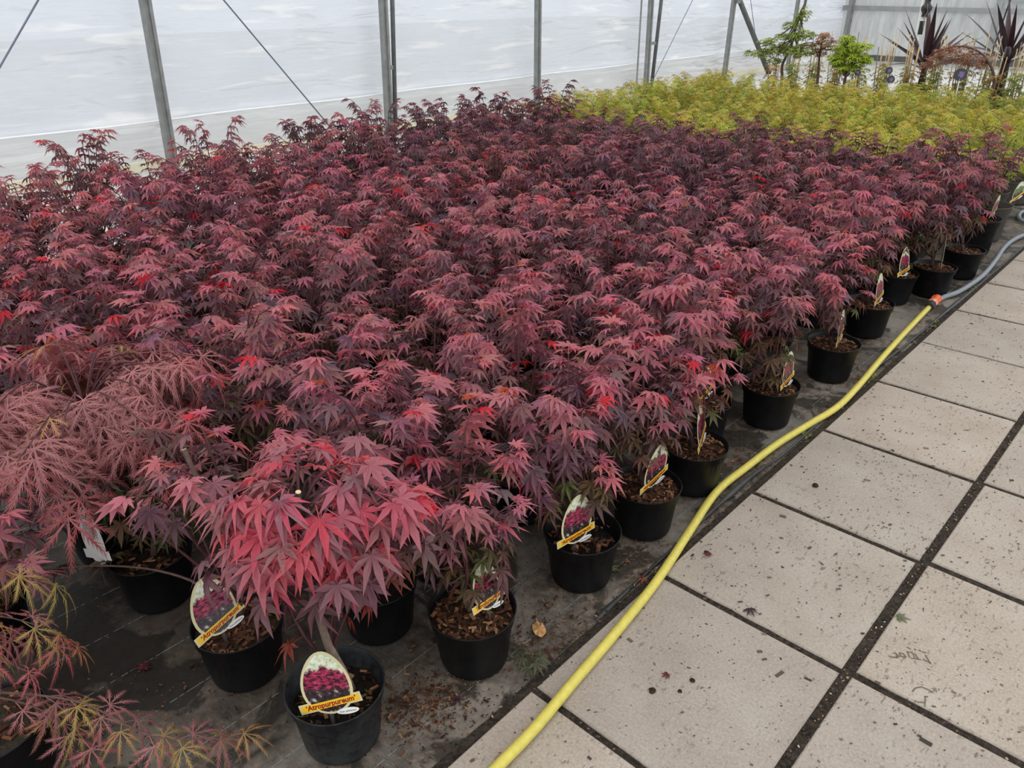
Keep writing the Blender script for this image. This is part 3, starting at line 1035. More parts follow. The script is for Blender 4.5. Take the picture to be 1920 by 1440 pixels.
for i, (a, c2, y) in enumerate(((-0.03, 0.02, 0.135), (-0.03, 0.02, 0.128), (-0.04, 0.04, 0.105), (-0.045, 0.045, 0.1), (-0.045, 0.045, 0.095), (-0.045, 0.045, 0.09), (-0.045, 0.04, 0.085), (-0.045, 0.045, 0.08), (-0.045, 0.02, 0.075))):
    LINES.plate([(a, y - (0.0018 if i < 2 else 0.001)), (c2, y - (0.0018 if i < 2 else 0.001)), (c2, y + 0.001), (a, y + 0.001)], 0.0007, 0.0009)
LINES = LINES.mesh('fine_print', 'label_ink')


def plant_label(v, lab, back=False, green=False):
    x, y, z, psi, tau, rho, s = v
    n = Vector((math.cos(psi) * math.cos(tau), math.sin(psi) * math.cos(tau), math.sin(tau)))
    r = Vector((-math.sin(psi), math.cos(psi), 0))
    up = n.cross(r)
    X = math.cos(rho) * r + math.sin(rho) * up
    Y = -math.sin(rho) * r + math.cos(rho) * up
    t = link('plant_label', None)
    tag(t, lab, 'plant label', 'egg shaped plant labels')
    t.matrix_world = Matrix(((X.x, Y.x, n.x, x), (X.y, Y.y, n.y, y), (X.z, Y.z, n.z, z), (0, 0, 0, 1))) @ Matrix.Scale(s, 4)
    link('label_stake', STAKE, t)
    if back:
        link('label_card', CARD_W, t)
        link('fine_print', LINES, t, kind='stuff')
        return
    link('label_card', CARD, t)
    link('photo_print', PRINT_G if green else PRINT, t)
    bn = link('name_banner', BANNER, t)
    if not green:
        link('lettering', LETTERS, bn, (0.0035, 0.0185, 0.0019), (0, 0, BA))
    ov = link('name_oval', OVAL, t)
    if not green:
        link('small_lettering', LETTERS2, ov, (0.047, -0.004, 0.0020), (0, 0, 0.13))


# ------------------------------------------------------------------ red maples
def ordinal(n):
    return ['first', 'second', 'third', 'fourth', 'fifth', 'sixth', 'seventh', 'eighth', 'ninth', 'tenth', 'eleventh', 'twelfth', 'thirteenth', 'fourteenth', 'fifteenth', 'sixteenth', 'seventeenth', 'eighteenth'][n - 1]


def field(x, y):
    return math.sin(x * 2.1 + 1.3 * math.sin(y * 1.7)) * math.cos(y * 1.3 + x)


def bias_at(x, y):
    far = min(1, max(0, (y + 1.2 - 0.42 * x - 2.2) / 4.2))
    return max(-0.9, min(0.9, 0.55 - 1.25 * far + 0.35 * field(x, y)))


GM = 'packed red maples in black pots'
NEAR_D = 4.6
rows = []

EDGE = [  # x, y, pot, compost, chips, height, spread, label
    (-0.19, -0.02, POT, COMPOST, CHIPS[0], 0.52, 0.24, 'purple maple hanging over its pot label, next to the tan fallen leaf'),
    (-0.18, 0.44, POT, COMPOST_LOW, CHIPS_MID, 0.58, 0.27, 'red maple in a half filled black pot with a label, alone on wet fabric'),
    (-0.18, 0.78, POT, COMPOST, CHIPS[1], 0.56, 0.27, 'red maple with orange brown bark mulch, in the pot just beyond the half filled one'),
    (-0.19, 1.11, POT, COMPOST, CHIPS[2], 0.56, 0.26, 'red maple whose upright label shows edge on, before the gap in the edge row'),
    (-0.35, 1.43, POT, COMPOST, CHIPS[0], 0.60, 0.27, 'red maple set back with a tilted label, behind the edge on label'),
    (-0.21, 1.74, POT, COMPOST, CHIPS[1], 0.60, 0.28, 'red maple in the glossy black pot where the yellow hose bends outward'),
    (-0.19, 2.33, POT, COMPOST, CHIPS[2], 0.56, 0.26, 'red maple with a bare stem and pale mulch, second pot before the hose connector'),
    (-0.26, 2.96, POT, COMPOST, CHIPS[0], 0.60, 0.26, 'red maple in the pot nearest the orange hose connector'),
    (-0.33, 3.54, POT, COMPOST, CHIPS[1], 0.56, 0.25, 'dark maple with a leaning label in a pot set back beyond the hose connector'),
    (-0.20, 3.80, POT, COMPOST, CHIPS[2], 0.62, 0.26, 'dark purple maple with a thin edge on label, first pot beside the grey hose'),
    (-0.17, 4.27, POT, COMPOST, CHIPS[0], 0.60, 0.26, 'dark purple maple with orange mulch and a twisted stem beside the grey hose'),
    (-0.27, 4.87, POT_BIG, COMPOST_BIG, CHIPS_BIG, 0.62, 0.32, 'dark maple in the wide deep black pot at the end of the red row'),
]
FRONT = [
    (-0.62, -0.47, POT, COMPOST, CHIPS[2], 0.56, 0.27, 'maple in the mulched front pot left of the nearest pot, with a long bare branch'),
    (-0.48, -0.12, POT, COMPOST_MID, CHIPS_LOW, 0.60, 0.26, 'red maple in the dark pot directly behind the nearest crimson maple'),
    (-1.08, -0.50, POT, COMPOST_MID, CHIPS_MID, 0.46, 0.28, 'low greenish red maple in the shaded front pot beside the white label back'),
]
specials = set()
near_list, mass_list = [], []
for e in EDGE + FRONT:
    near_list.append(e)

# packed interior: columns counted from the path, rows counted from the front pots
ci = 0
for c in range(11):
    x = -0.56 - 0.375 * c
    y = -0.10 + (0.19 if c % 2 else 0.0) + (0.30 if c == 0 else 0)
    r = 1
    if c >= 3:
        y -= 0.385
        r = 0
    while y < 5.05:
        r += 1
        px, py = x + R.uniform(-0.04, 0.04), y + R.uniform(-0.04, 0.04)
        if not (py < 0.05 and px > -0.8):
            mass_list.append((c, r, px, py))
        y += 0.385

LOOK = {2: 'pinkish red maple', 1: 'red maple', 0: 'purple red maple', -1: 'dark purple maple'}
VAR = {}
rv = random.Random(11)
for lev, bz in ((2, 0.75), (1, 0.3), (0, -0.15), (-1, -0.6)):
    VAR[lev] = []
    for k in range(4):
        tk, br = gen_maple(rv, 0.60, 0.28, 14, 0.057, bz, 300, node=0.045)
        lv = [l for b_ in br for l in b_[2]]
        fol = joined('foliage', lv, PALM)
        sb = MB().tube(tk[0], tk[1], 5)
        for pts, rad, _ in br:
            sb.tube(pts[::2], rad[::2], 4)
        VAR[lev].append((fol, sb.mesh('stem', 'red_twig')))


def level(bv):
    return 2 if bv > 0.45 else 1 if bv > 0.05 else 0 if bv > -0.35 else -1


def near_maple(x, y, pot, comp, chips, H, spread, label, seed, bias=None, group=GM, **kw):
    t = thing('potted_maple', label, 'potted maple', (x, y, 0), 0, group)
    link('pot', pot, t)
    link('compost', comp, t)
    if chips:
        link('bark_chips', chips, t, kind='stuff')
    rg = random.Random(seed)
    big = pot is POT_BIG
    z0 = 0.205 if big else (0.118 if comp is COMPOST_LOW else 0.138 if comp is COMPOST_MID else 0.150)
    tk, br = gen_maple(rg, H, spread, kw.pop('shoots', 13), kw.pop('leaf', 0.060), bias_at(x, y) if bias is None else bias, kw.pop('cap', 240), **kw)
    place_structure(t, tk, br, z0, PALM_ME)
    return t


def mass_maple(x, y, label, lev, rng, H=1.0, group=GM):
    t = thing('potted_maple', label, 'potted maple', (x, y, 0), 0, group)
    link('pot', POT_FAR, t)
    link('compost', COMPOST, t)
    fol, st = VAR[lev][rng.randrange(4)]
    rz = rng.uniform(0, 2 * PI)
    sc = (rng.uniform(0.9, 1.1), rng.uniform(0.9, 1.1), H)
    for nm, me in (('stem', st), ('foliage', fol)):
        o = link(nm, me, t, (0, 0, 0.15), (0, 0, rz))
        o.scale = sc
        if nm == 'foliage':
            o['kind'] = 'stuff'
            k = rng.uniform(0.88, 1.14)
            o.color = (k, k * rng.uniform(0.92, 1.08), k * rng.uniform(0.92, 1.1), 1)
    return t


for i, e in enumerate(EDGE + FRONT):
    fr = i - len(EDGE)
    extra = {}
    if fr == 0:
        extra = dict(keep=lambda p: p.z > 0.40 or p.y > 0.06 or (p.x < -0.16 and p.y > -0.02))
    if fr == 2:
        extra = dict(tint=olive_tint, shoots=16, cap=260, leaf=0.056)
    near_maple(*e, **extra, seed=100 + i, open_x=0.3 if i < len(EDGE) else 0.75, zmin=(0.08 if i in (0, 5) else 0.15) if i < len(EDGE) else 0.27 if i == len(EDGE) else 0.2 if i == len(EDGE) + 1 else 0.0, lean=(-0.10, 0.02) if i < len(EDGE) else (-0.05, 0.09), group='red maples in the pots along the paving' if i < len(EDGE) else 'front row of potted maples')

rm = random.Random(21)
n_near = n_mass = 0
for (c, r, x, y) in mass_list:
    H = rm.uniform(0.9, 1.12)
    if c >= 9:
        H *= rm.uniform(1.0, 1.22)
    q = vis(x, y, 0.6)
    if q is None or q[0] < -190 or q[0] > 2050:
        continue
    bv = bias_at(x, y) + rm.uniform(-0.25, 0.25)
    lev = level(bv)
    lab = f'{LOOK[lev]}, {ordinal(c + 2)} in from the paving, in the {ordinal(r)} row from the front'
    d = math.dist((x, y, 0.5), CAM)
    if d < NEAR_D:
        n_near += 1
        near_maple(x, y, POT_FAR, COMPOST, None, 0.58 * H, 0.28, lab, 500 + c * 40 + r, bias=bv)
    else:
        n_mass += 1
        mass_maple(x, y, lab, lev, rm, H)

# the nearest, crimson maple: cut leader, pale trunk, dusty pot with a sunken surface
t = thing('potted_maple', 'crimson leaved young maple in the dusty black pot nearest the camera', 'potted maple', (-0.25, -0.42, 0), 0, 'front row of potted maples')
link('pot', POT_DUSTY, t)['label'] = 'dusty scuffed black pot'
link('compost', COMPOST_LOW, t)
link('bark_chips', CHIPS_LOW, t, kind='stuff')


def crimson(rng, h, tip, bias):
    c = lerp(MAUVE, PINK, rng.uniform(0.0, 1.0)) if h > 0.62 else lerp(PURPLE, MAUVE, rng.random()) if h > 0.42 else lerp((0.26, 0.04, 0.03), BROWN, rng.random())
    if h > 0.66 and rng.random() < 0.42:
        c = lerp((0.47, 0.11, 0.14), (0.47, 0.045, 0.075), rng.random() * 0.8)
    return tuple(v * rng.uniform(0.9, 1.1) for v in c)


rg = random.Random(5)
trk = [(0.0, 0.045, -0.02), (-0.005, 0.03, 0.06), (-0.02, 0.01, 0.16), (-0.035, 0.0, 0.30), (-0.045, 0.0, 0.47), (-0.021, 0.0, 0.60)]
tk = ([Vector(p) for p in trk], None)
br = []
for k, (rr, dd, zz) in enumerate(((-0.19, 0.01, 0.42), (-0.16, 0.06, 0.52), (-0.10, 0.02, 0.60), (0.0, 0.08, 0.65), (0.10, 0.07, 0.62), (0.20, 0.05, 0.53), (0.21, 0.08, 0.43), (0.13, -0.02, 0.48), (0.01, -0.07, 0.55), (-0.10, -0.05, 0.48), (0.07, 0.10, 0.36), (0.15, 0.10, 0.34), (0.03, 0.08, 0.29), (-0.05, 0.06, 0.40), (-0.07, -0.03, 0.56), (0.06, -0.03, 0.58), (-0.02, -0.02, 0.62), (0.06, 0.02, 0.50), (-0.13, 0.0, 0.50), (0.16, 0.02, 0.58), (-0.05, -0.06, 0.50), (0.08, -0.06, 0.44), (0.0, 0.05, 0.44), (0.17, 0.12, 0.50))):
    e = Vector((0.725 * rr - 0.689 * dd - 0.03, 0.689 * rr + 0.725 * dd, zz))
    u = min(0.95, max(0.30, (zz - 0.16) / 0.5))
    j = min(4, int(u * 5))
    a = tk[0][j].lerp(tk[0][j + 1], u * 5 - j)
    a = a if a.z < zz else tk[0][3]
    mid = a.lerp(e, 0.5) + Vector((0, 0, 0.035))
    pts = smooth_path([a, mid, e], 4)
    lv = []
    n = len(pts)
    for q, tt in enumerate((0.45, 0.72, 1.0)):
        i = min(n - 2, int(tt * (n - 1)))
        p = pts[i].lerp(pts[i + 1], min(1, tt * (n - 1) - i))
        d = e - a
        th = math.atan2(d.y, d.x)
        for sgn in ((1, -1) if q < 2 else (1, -1, 0)):
            M = frame(th + sgn * rg.uniform(0.6, 1.4), rg.uniform(0.15, 0.75) + (0.25 if zz < 0.45 else 0), rg.uniform(-0.3, 0.3))
            sz = rg.uniform(0.062, 0.088) * (0.85 if zz < 0.4 else 1)
            lv.append((rg.randrange(6), tuple(p + M @ Vector((0, 0.62, 0.12)) * sz), M, sz, crimson(rg, 0.52 + (zz - 0.39) * 1.7 if zz > 0.39 else 0.3, q == 2, 0)))
    br.append((pts, [0.0042 - 0.0026 * i / n for i in range(n)], lv))
lowb = [Vector(p) for p in ((0.0, 0.035, 0.03), (-0.03, 0.0, 0.10), (-0.05, -0.03, 0.20), (-0.09, -0.04, 0.28))]
lv = []
for p, az in ((lowb[3], 3.6), (lowb[3], 2.6), (lowb[2], 4.4)):
    M = frame(az, 0.5, 0.1)
    lv.append((2, tuple(p + M @ Vector((0, 0.62, 0.12)) * 0.06), M, 0.06, (0.24, 0.05, 0.035)))
br.append((lowb, [0.006, 0.005, 0.004, 0.003], lv))
place_structure(t, (tk[0], [0.013, 0.012, 0.0105, 0.009, 0.008, 0.0065]), br, 0.118, PALM_ME, bark='leader_bark', cut=True, trunk_scale=1.0)
wb = MB()
for k in range(16):
    a, q = rg.uniform(0, 2 * PI), rg.uniform(0.05, 0.095)
    p = Vector((q * math.cos(a), q * math.sin(a), 0.122))
    for j in range(3):
        aa = a + j * 2.1
        wb.add([p, p + Vector((math.cos(aa) * 0.006 + 0.003, math.sin(aa) * 0.006, 0.006)), p + Vector((math.cos(aa) * 0.014, math.sin(aa) * 0.014, 0.009)), p + Vector((math.cos(aa) * 0.006, math.sin(aa) * 0.006 + 0.004, 0.007))], [(0, 1, 2, 3)])
link('weed_seedlings', wb.mesh('weed_seedlings', 'moss'), t, kind='stuff')['label'] = 'tiny green weeds'

# long bare branch of the front-left maple and its cut leader
for o in bpy.data.objects:
    if o.parent is None and o.get('label', '').startswith('maple in the mulched front pot'):
        fl = o
bx = smooth_path([(-0.03, 0.02, 0.16), (-0.12, -0.02, 0.195), (-0.19, -0.026, 0.21), (-0.32, -0.087, 0.215), (-0.45, -0.18, 0.21), (-0.57, -0.31, 0.205)], 4)
lb = link('branch', MB().tube(bx, [0.0052 - 0.0035 * i / len(bx) for i in range(len(bx))], 6).mesh('branch', 'maple_bark', True), fl)
lb['label'] = 'long bare branch reaching left'
st = smooth_path([(0.0, 0.0, 0.14), (-0.06, 0.02, 0.28), (-0.03, 0.02, 0.42), (-0.137, 0.02, 0.634)], 5)
lb = link('branch', MB().tube(st, [0.009 - 0.003 * i / len(st) for i in range(len(st))], 7).mesh('branch', 'maple_bark', True), fl)
lb['label'] = 'pruned leader with a pale cut end'
link('cut_end', MB().tube([st[-1], st[-1] + (st[-1] - st[-2]).normalized() * 0.002], 0.0056, 7).mesh('cut_end', 'cut_wood'), lb)
rb = random.Random(8)
bl = [bx[-1], bx[-3], bx[-6]]
for q in range(9):
    p = bl[q % 3]
    M = frame(rb.uniform(2.4, 4.6), rb.uniform(0.1, 0.7), rb.uniform(-0.3, 0.3))
    sz = rb.uniform(0.055, 0.08)
    o = bpy.data.objects.new('leaf', PALM_ME[rb.randrange(6)])
    COL.objects.link(o)
    o.parent = lb.parent.children[0] if False else lb
    o.matrix_local = Matrix.Translation(p + M @ Vector((0, 0.62, 0.12)) * sz) @ (M.to_4x4() @ Matrix.Scale(sz, 4))
    o.color = (*lerp(PURPLE, OLIVE if q % 3 else GREEN, rb.random()), 1)

# maple whose pot stands outside the frame at the left
near_maple(-1.22, -0.92, POT, COMPOST, CHIPS[0], 0.42, 0.30, 'purple maple leaning in at the left edge above the lace leaved fronds', 77, bias=0.2, group='front row of potted maples')


# ------------------------------------------------------------------ lace leaved (dissected) maples
def lace_tint(rng, tip, green):
    if green and rng.random() < green:
        return lerp((0.30, 0.26, 0.07), (0.42, 0.20, 0.10), rng.random())
    c = lerp((0.22, 0.085, 0.09), (0.42, 0.17, 0.17), rng.random())
    if tip and rng.random() < 0.6:
        c = lerp(c, (0.52, 0.13, 0.14), rng.uniform(0.3, 0.9))
    return c


def lace_branches(rng, paths, size, green, per=0.05, start=0.3):
    out = []
    for path in paths:
        pts = smooth_path(path, 5)
        n = len(pts)
        lv = []
        L = sum((pts[i + 1] - pts[i]).length for i in range(n - 1))
        k = max(2, int(L * (1 - start) / per))
        for q in range(k + 1):
            tt = start + (1 - start) * q / k
            i = min(n - 2, int(tt * (n - 1)))
            p = pts[i].lerp(pts[i + 1], tt * (n - 1) - i)
            tg = (pts[i + 1] - pts[i]).normalized()
            th = math.atan2(tg.y, tg.x)
            for sgn in ((1, -1) if q < k else (0,)):
                M = frame(th + sgn * rng.uniform(0.4, 1.0), rng.uniform(0.15, 0.8) + (0.35 if tg.z < -0.3 else 0), rng.uniform(-0.35, 0.35))
                s = size * rng.uniform(0.8, 1.2)
                lv.append((rng.randrange(4), tuple(p + M @ Vector((0, 0.4, 0.06)) * s), M, s, lace_tint(rng, q >= k - 1, green)))
        out.append((pts, [0.0036 - 0.0026 * j / n for j in range(n)], lv))
    return out


t = thing('potted_lace_maple', 'weeping lace leaved maple with a feathery dusky pink crown, at the left', 'potted maple', (-1.42, -0.52, 0))
link('pot', POT, t)
link('compost', COMPOST_MID, t)
link('bark_chips', CHIPS_MID, t, kind='stuff')
rg = random.Random(9)
tkl = [Vector(p) for p in ((0, 0, -0.02), (0.01, 0.0, 0.15), (0.05, 0.02, 0.30), (0.08, 0.03, 0.42))]
paths = []
for k in range(22):
    az = k * 2.4 + rg.uniform(-0.2, 0.2)
    rr = rg.uniform(0.22, 0.40)
    h0 = rg.uniform(0.46, 0.56)
    dz = rg.uniform(0.06, 0.20) if k % 3 else rg.uniform(-0.04, 0.04)
    c, s = math.cos(az), math.sin(az)
    q0 = tkl[3] if k % 2 else tkl[2].lerp(tkl[3], 0.6)
    paths.append([q0, (q0.x + c * rr * 0.35, q0.y + s * rr * 0.35, h0), (q0.x + c * rr * 0.75, q0.y + s * rr * 0.75, h0 - dz * 0.3), (q0.x + c * rr, q0.y + s * rr, h0 - dz)])
place_structure(t, (tkl, [0.012, 0.011, 0.009, 0.007]), lace_branches(rg, paths, 0.112, 0.02, 0.046, 0.1), 0.138, LACE_ME, leaf_name='lace_leaf')

t = thing('potted_lace_maple', 'lace leaved maple with thin pinkish green fronds in the bottom left corner', 'potted maple', (-0.74, -1.02, 0))
link('pot', POT, t)
link('compost', compost_mesh(0.112, 0.165, 'soil'), t)
link('bark_chips', CHIPS_MID, t, (0, 0, 0.025), kind='stuff')
rg = random.Random(14)
tkl = [Vector(p) for p in ((0, 0, -0.02), (0.0, -0.02, 0.12), (-0.03, -0.05, 0.24), (-0.05, -0.05, 0.32))]
paths = [[tkl[1], (0.06, 0.06, 0.10), (0.16, 0.16, 0.06), (0.33, 0.24, 0.02), (0.43, 0.36, 0.0)],
         [tkl[1], (0.05, 0.05, 0.08), (0.10, 0.10, 0.03), (0.18, 0.13, -0.01)],
         [tkl[2], (-0.03, 0.02, 0.27), (-0.03, 0.10, 0.24), (0.0, 0.17, 0.17)],
         [tkl[2], (0.02, 0.0, 0.26), (0.05, 0.04, 0.24), (0.08, 0.08, 0.18)],
         [tkl[3], (-0.08, 0.06, 0.36), (-0.10, 0.14, 0.31), (-0.09, 0.20, 0.24)],
         [tkl[3], (-0.16, 0.0, 0.36), (-0.24, 0.08, 0.30), (-0.28, 0.14, 0.20)],
         [tkl[2], (-0.06, 0.04, 0.20), (-0.08, 0.12, 0.14), (-0.05, 0.2, 0.07)],
         [tkl[3], (0.02, -0.10, 0.34), (0.05, -0.2, 0.28), (0.06, -0.28, 0.2)],
         [tkl[3], (-0.10, -0.14, 0.36), (-0.18, -0.24, 0.30), (-0.22, -0.3, 0.2)]]
place_structure(t, (tkl, [0.012, 0.011, 0.009, 0.007]), lace_branches(rg, paths, 0.072, 0.35, 0.05, 0.36), 0.165, LACE_ME, leaf_name='lace_leaf', twig='maple_bark')

# ------------------------------------------------------------------ labels in the pots
for v, lab, kw in (
    ((-0.188, -0.474, 0.183, -0.934, 0.257, 0.14, 0.887), 'egg shaped picture label facing the camera in the nearest dusty pot', {}),
    ((-0.604, -0.520, 0.186, 0.154, 0.443, -0.096, 0.868), 'egg shaped picture label leaning back in the mulched front left pot', {}),
    ((-0.151, 0.004, 0.187, 0.127, 0.427, -0.34, 0.731), 'picture label half covered by purple leaves near the tan fallen leaf', {}),
    ((-0.158, 0.377, 0.184, -0.124, 0.11, -0.197, 0.884), 'picture label standing in the half filled pot by the wet fabric', {}),
    ((-0.149, 0.773, 0.189, 0.015, -0.08, -0.063, 0.927), 'picture label in orange brown mulch, just beyond the half filled pot', {}),
    ((-0.166, 1.112, 0.19, 0.347, 0.153, 0.011, 0.903), 'picture label turned edge on, before the gap in the edge row', {}),
    ((-0.327, 1.391, 0.198, -0.009, -0.011, 0.126, 0.877), 'picture label tilted among leaves in the set back pot behind the edge on one', {}),
    ((-0.146, 1.745, 0.19, 0.08, 0.074, -0.101, 0.85), 'picture label under drooping leaves in the pot where the hose bends', {}),
    ((-0.166, 2.324, 0.192, 0.201, 0.045, 0.044, 0.902), 'tall narrow looking label in the pale mulched pot with a bare stem', {}),
    ((-0.217, 2.947, 0.191, 0.076, 0.127, -0.041, 0.896), 'greenish glinting label in the pot nearest the hose connector', {}),
    ((-0.279, 3.491, 0.183, -0.07, 0.145, -0.148, 0.925), 'leaning dark picture label in the set back pot beyond the connector', {}),
    ((-0.166, 3.777, 0.197, 0.30, 0.036, -0.076, 0.922), 'thin edge on label in the first pot beside the grey hose', {}),
    ((-0.20, 4.926, 0.255, -0.009, -0.108, 0.021, 0.828), 'picture label leaning over the rim of the wide deep black pot', {}),
    ((-0.511, -0.152, 0.189, -1.55, 0.491, 0.468, 0.687), 'picture label in shade behind the nearest crimson maple', {}),
    ((-1.12, -0.628, 0.19, -1.468, 0.08, 0.163, 1.029), 'white back of a plant label among leaves at the left', {'back': True}),
    ((-0.188, 5.50, 0.26, -0.311, -0.175, 0.273, 0.841), 'green picture label in the grey pot at the right edge', {'green': True}),
    ((-0.33, 5.18, 0.27, -0.2, -0.1, 0.2, 0.8), 'green picture label half hidden in dark leaves by the first grey pot', {'green': True}),
):
    plant_label(v, lab, **kw)

# ------------------------------------------------------------------ yellow green maples behind
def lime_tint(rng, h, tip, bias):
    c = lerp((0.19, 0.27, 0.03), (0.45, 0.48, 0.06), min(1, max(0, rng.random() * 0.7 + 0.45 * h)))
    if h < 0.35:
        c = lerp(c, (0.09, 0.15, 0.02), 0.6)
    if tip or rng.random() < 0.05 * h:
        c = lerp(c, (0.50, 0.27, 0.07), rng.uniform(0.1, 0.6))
    return c


VL = []
for k in range(7):
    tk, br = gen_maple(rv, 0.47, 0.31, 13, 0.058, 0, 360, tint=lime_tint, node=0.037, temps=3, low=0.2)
    lv = [l for b_ in br for l in b_[2]]
    sb = MB().tube(tk[0], tk[1], 5)
    for pts, rad, _ in br:
        sb.tube(pts[::2], rad[::2], 4)
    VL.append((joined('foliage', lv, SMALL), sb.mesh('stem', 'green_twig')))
GL = 'yellow green lace leaved maples behind the red ones'
n_lime = 0
for c in range(12):
    x0 = -0.42 - 0.40 * c
    y = 5.42 + (0.2 if c % 2 else 0) + (0.35 if c == 0 else 0)
    r = 0
    while y < 9.6:
        r += 1
        x, yy = x0 + R.uniform(-0.05, 0.05), y + R.uniform(-0.05, 0.05)
        y += 0.42
        q = vis(x, yy, 0.5)
        if q is None or q[0] > 2080:
            continue
        n_lime += 1
        t = thing('potted_lime_maple', f'yellow green maple, {ordinal(c + 1)} in from the paving, {ordinal(r)} row back behind the red maples', 'potted maple', (x, yy, 0), 0, GL)
        grey = c == 0 and r < 3
        link('pot', POT_GREY if c == 0 else POT_FAR, t)
        link('compost', COMPOST_BIG if c == 0 else COMPOST, t)
        fo, st = VL[R.randrange(7)]
        rz = R.uniform(0, 2 * PI)
        hh = R.uniform(0.92, 1.12) * (1.12 if c > 9 else 1.0)
        for nm, me in (('stem', st), ('foliage', fo)):
            o = link(nm, me, t, (0, 0, 0.2 if c == 0 else 0.15), (0, 0, rz))
            o.scale = (R.uniform(0.95, 1.1), R.uniform(0.95, 1.1), hh)
            if nm == 'foliage':
                o['kind'] = 'stuff'
                k = R.uniform(0.85, 1.15)
                o.color = (k * R.uniform(0.9, 1.12), k, k, 1)
tg = thing('grey_pot_maple', 'dark leaved maple in the first grey brown pot beyond the wide black pot', 'potted maple', (-0.30, 5.27, 0))
link('pot', POT_GREY, tg)
link('compost', COMPOST_BIG, tg)
tk, br = gen_maple(random.Random(4), 0.55, 0.3, 8, 0.07, -0.5, 90)
place_structure(tg, tk, br, 0.21, PALM_ME)


# ------------------------------------------------------------------ small trees, climbers on canes and spiky plants at the back
def small_tree(x, y, label, trunk, clusters, tint, seed, leaf, temps, leader=None, tw='maple_bark'):
    """clusters: (dx, dy, z, rx, ry, rz, leaves) rounded leafy masses; each is a branch with its foliage."""
    t = thing('small_tree', label, 'tree', (x, y, 0))
    link('pot', POT_BIG, t)
    link('compost', COMPOST_BIG, t)
    rg = random.Random(seed)
    T = smooth_path(trunk, 4)
    link('trunk', MB().tube(T, [0.024 - 0.013 * i / len(T) for i in range(len(T))], 8).mesh('trunk', tw, True), t)
    for (dx, dy, z, rx, ry, rz, n) in clusters:
        a = T[rg.randrange(len(T) * 2 // 3, len(T))]
        e = Vector((dx, dy, z))
        bm_ = MB().tube([a, a.lerp(e, 0.5) + Vector((0, 0, -0.02)), e], [0.010, 0.008, 0.005], 5)
        lv = []
        for q in range(n):
            d = Vector((rg.gauss(0, 1), rg.gauss(0, 1), rg.gauss(0, 1))).normalized() * rg.random() ** 0.4
            p = e + Vector((d.x * rx, d.y * ry, d.z * rz))
            if q % 12 == 0:
                bm_.tube([e, p], [0.004, 0.002], 3)
            az = math.atan2(d.y, d.x) + rg.uniform(-0.6, 0.6)
            lv.append((q, tuple(p), frame(az, rg.uniform(0.05, 0.6), rg.uniform(-0.3, 0.3)), leaf * rg.uniform(0.8, 1.2), tint(rg, 0.5 + 0.5 * d.z, d.z > 0.55, 0)))
        br = link('branch', bm_.mesh('branch', tw, True), t)
        link('foliage', joined('foliage', lv, temps), br, kind='stuff')
    return t


def fresh(rng, h, tip, bias):
    return lerp((0.13, 0.20, 0.03), (0.36, 0.42, 0.08), rng.random() * 0.6 + (0.4 if tip else 0))


def bronze(rng, h, tip, bias):
    return lerp((0.42, 0.12, 0.09), (0.45, 0.22, 0.12), rng.random()) if tip else lerp((0.20, 0.16, 0.05), (0.28, 0.14, 0.06), rng.random())


def bright(rng, h, tip, bias):
    return lerp((0.16, 0.28, 0.02), (0.46, 0.56, 0.05), min(1, rng.random() * 0.5 + 0.5 * h))


small_tree(-4.30, 10.2, 'tall airy green maple standing in front of the film wall', [(0, 0, 0.2), (0, 0, 0.5), (-0.02, 0, 0.68), (0.06, 0, 0.9), (0.10, 0, 1.15), (0.18, 0, 1.46)],
           [(-0.36, 0, 0.83, 0.30, 0.22, 0.055, 110), (-0.12, 0.1, 0.90, 0.30, 0.25, 0.08, 150), (0.20, 0, 0.88, 0.26, 0.22, 0.09, 150), (-0.28, 0, 0.98, 0.16, 0.16, 0.06, 60), (0.02, 0, 1.06, 0.2, 0.18, 0.06, 80), (0.24, 0, 1.08, 0.15, 0.15, 0.07, 70), (0.06, 0, 1.20, 0.15, 0.12, 0.06, 45), (0.17, 0, 1.33, 0.13, 0.1, 0.10, 50), (-0.15, 0, 0.74, 0.14, 0.14, 0.05, 40)],
           fresh, 31, 0.055, BROAD)
small_tree(-3.80, 10.25, 'small bronze leaved maple between the two green trees', [(0, 0, 0.2), (0, 0, 0.55), (-0.02, 0, 0.78), (-0.02, 0, 0.95)],
           [(-0.12, 0, 0.96, 0.16, 0.15, 0.08, 75), (0.08, 0, 0.98, 0.15, 0.15, 0.09, 75), (-0.02, 0, 1.07, 0.14, 0.12, 0.05, 40), (-0.06, 0.05, 0.85, 0.12, 0.12, 0.06, 40), (0.17, 0, 0.90, 0.05, 0.08, 0.04, 8)],
           bronze, 32, 0.045, BROAD)
small_tree(-3.32, 10.0, 'dense bright lime green maple beside the bamboo canes', [(0, 0, 0.2), (0, 0, 0.5), (0.01, 0, 0.7), (0, 0, 0.9)],
           [(-0.14, 0, 0.80, 0.13, 0.16, 0.09, 120), (0.13, 0, 0.82, 0.16, 0.16, 0.10, 140), (-0.05, 0, 0.94, 0.15, 0.15, 0.10, 140), (0.16, 0, 0.97, 0.12, 0.14, 0.06, 70), (-0.06, 0, 1.06, 0.09, 0.1, 0.05, 50), (0.0, 0, 0.70, 0.18, 0.16, 0.06, 90), (0.24, 0, 0.80, 0.08, 0.08, 0.04, 25)],
           bright, 33, 0.060, BROAD)

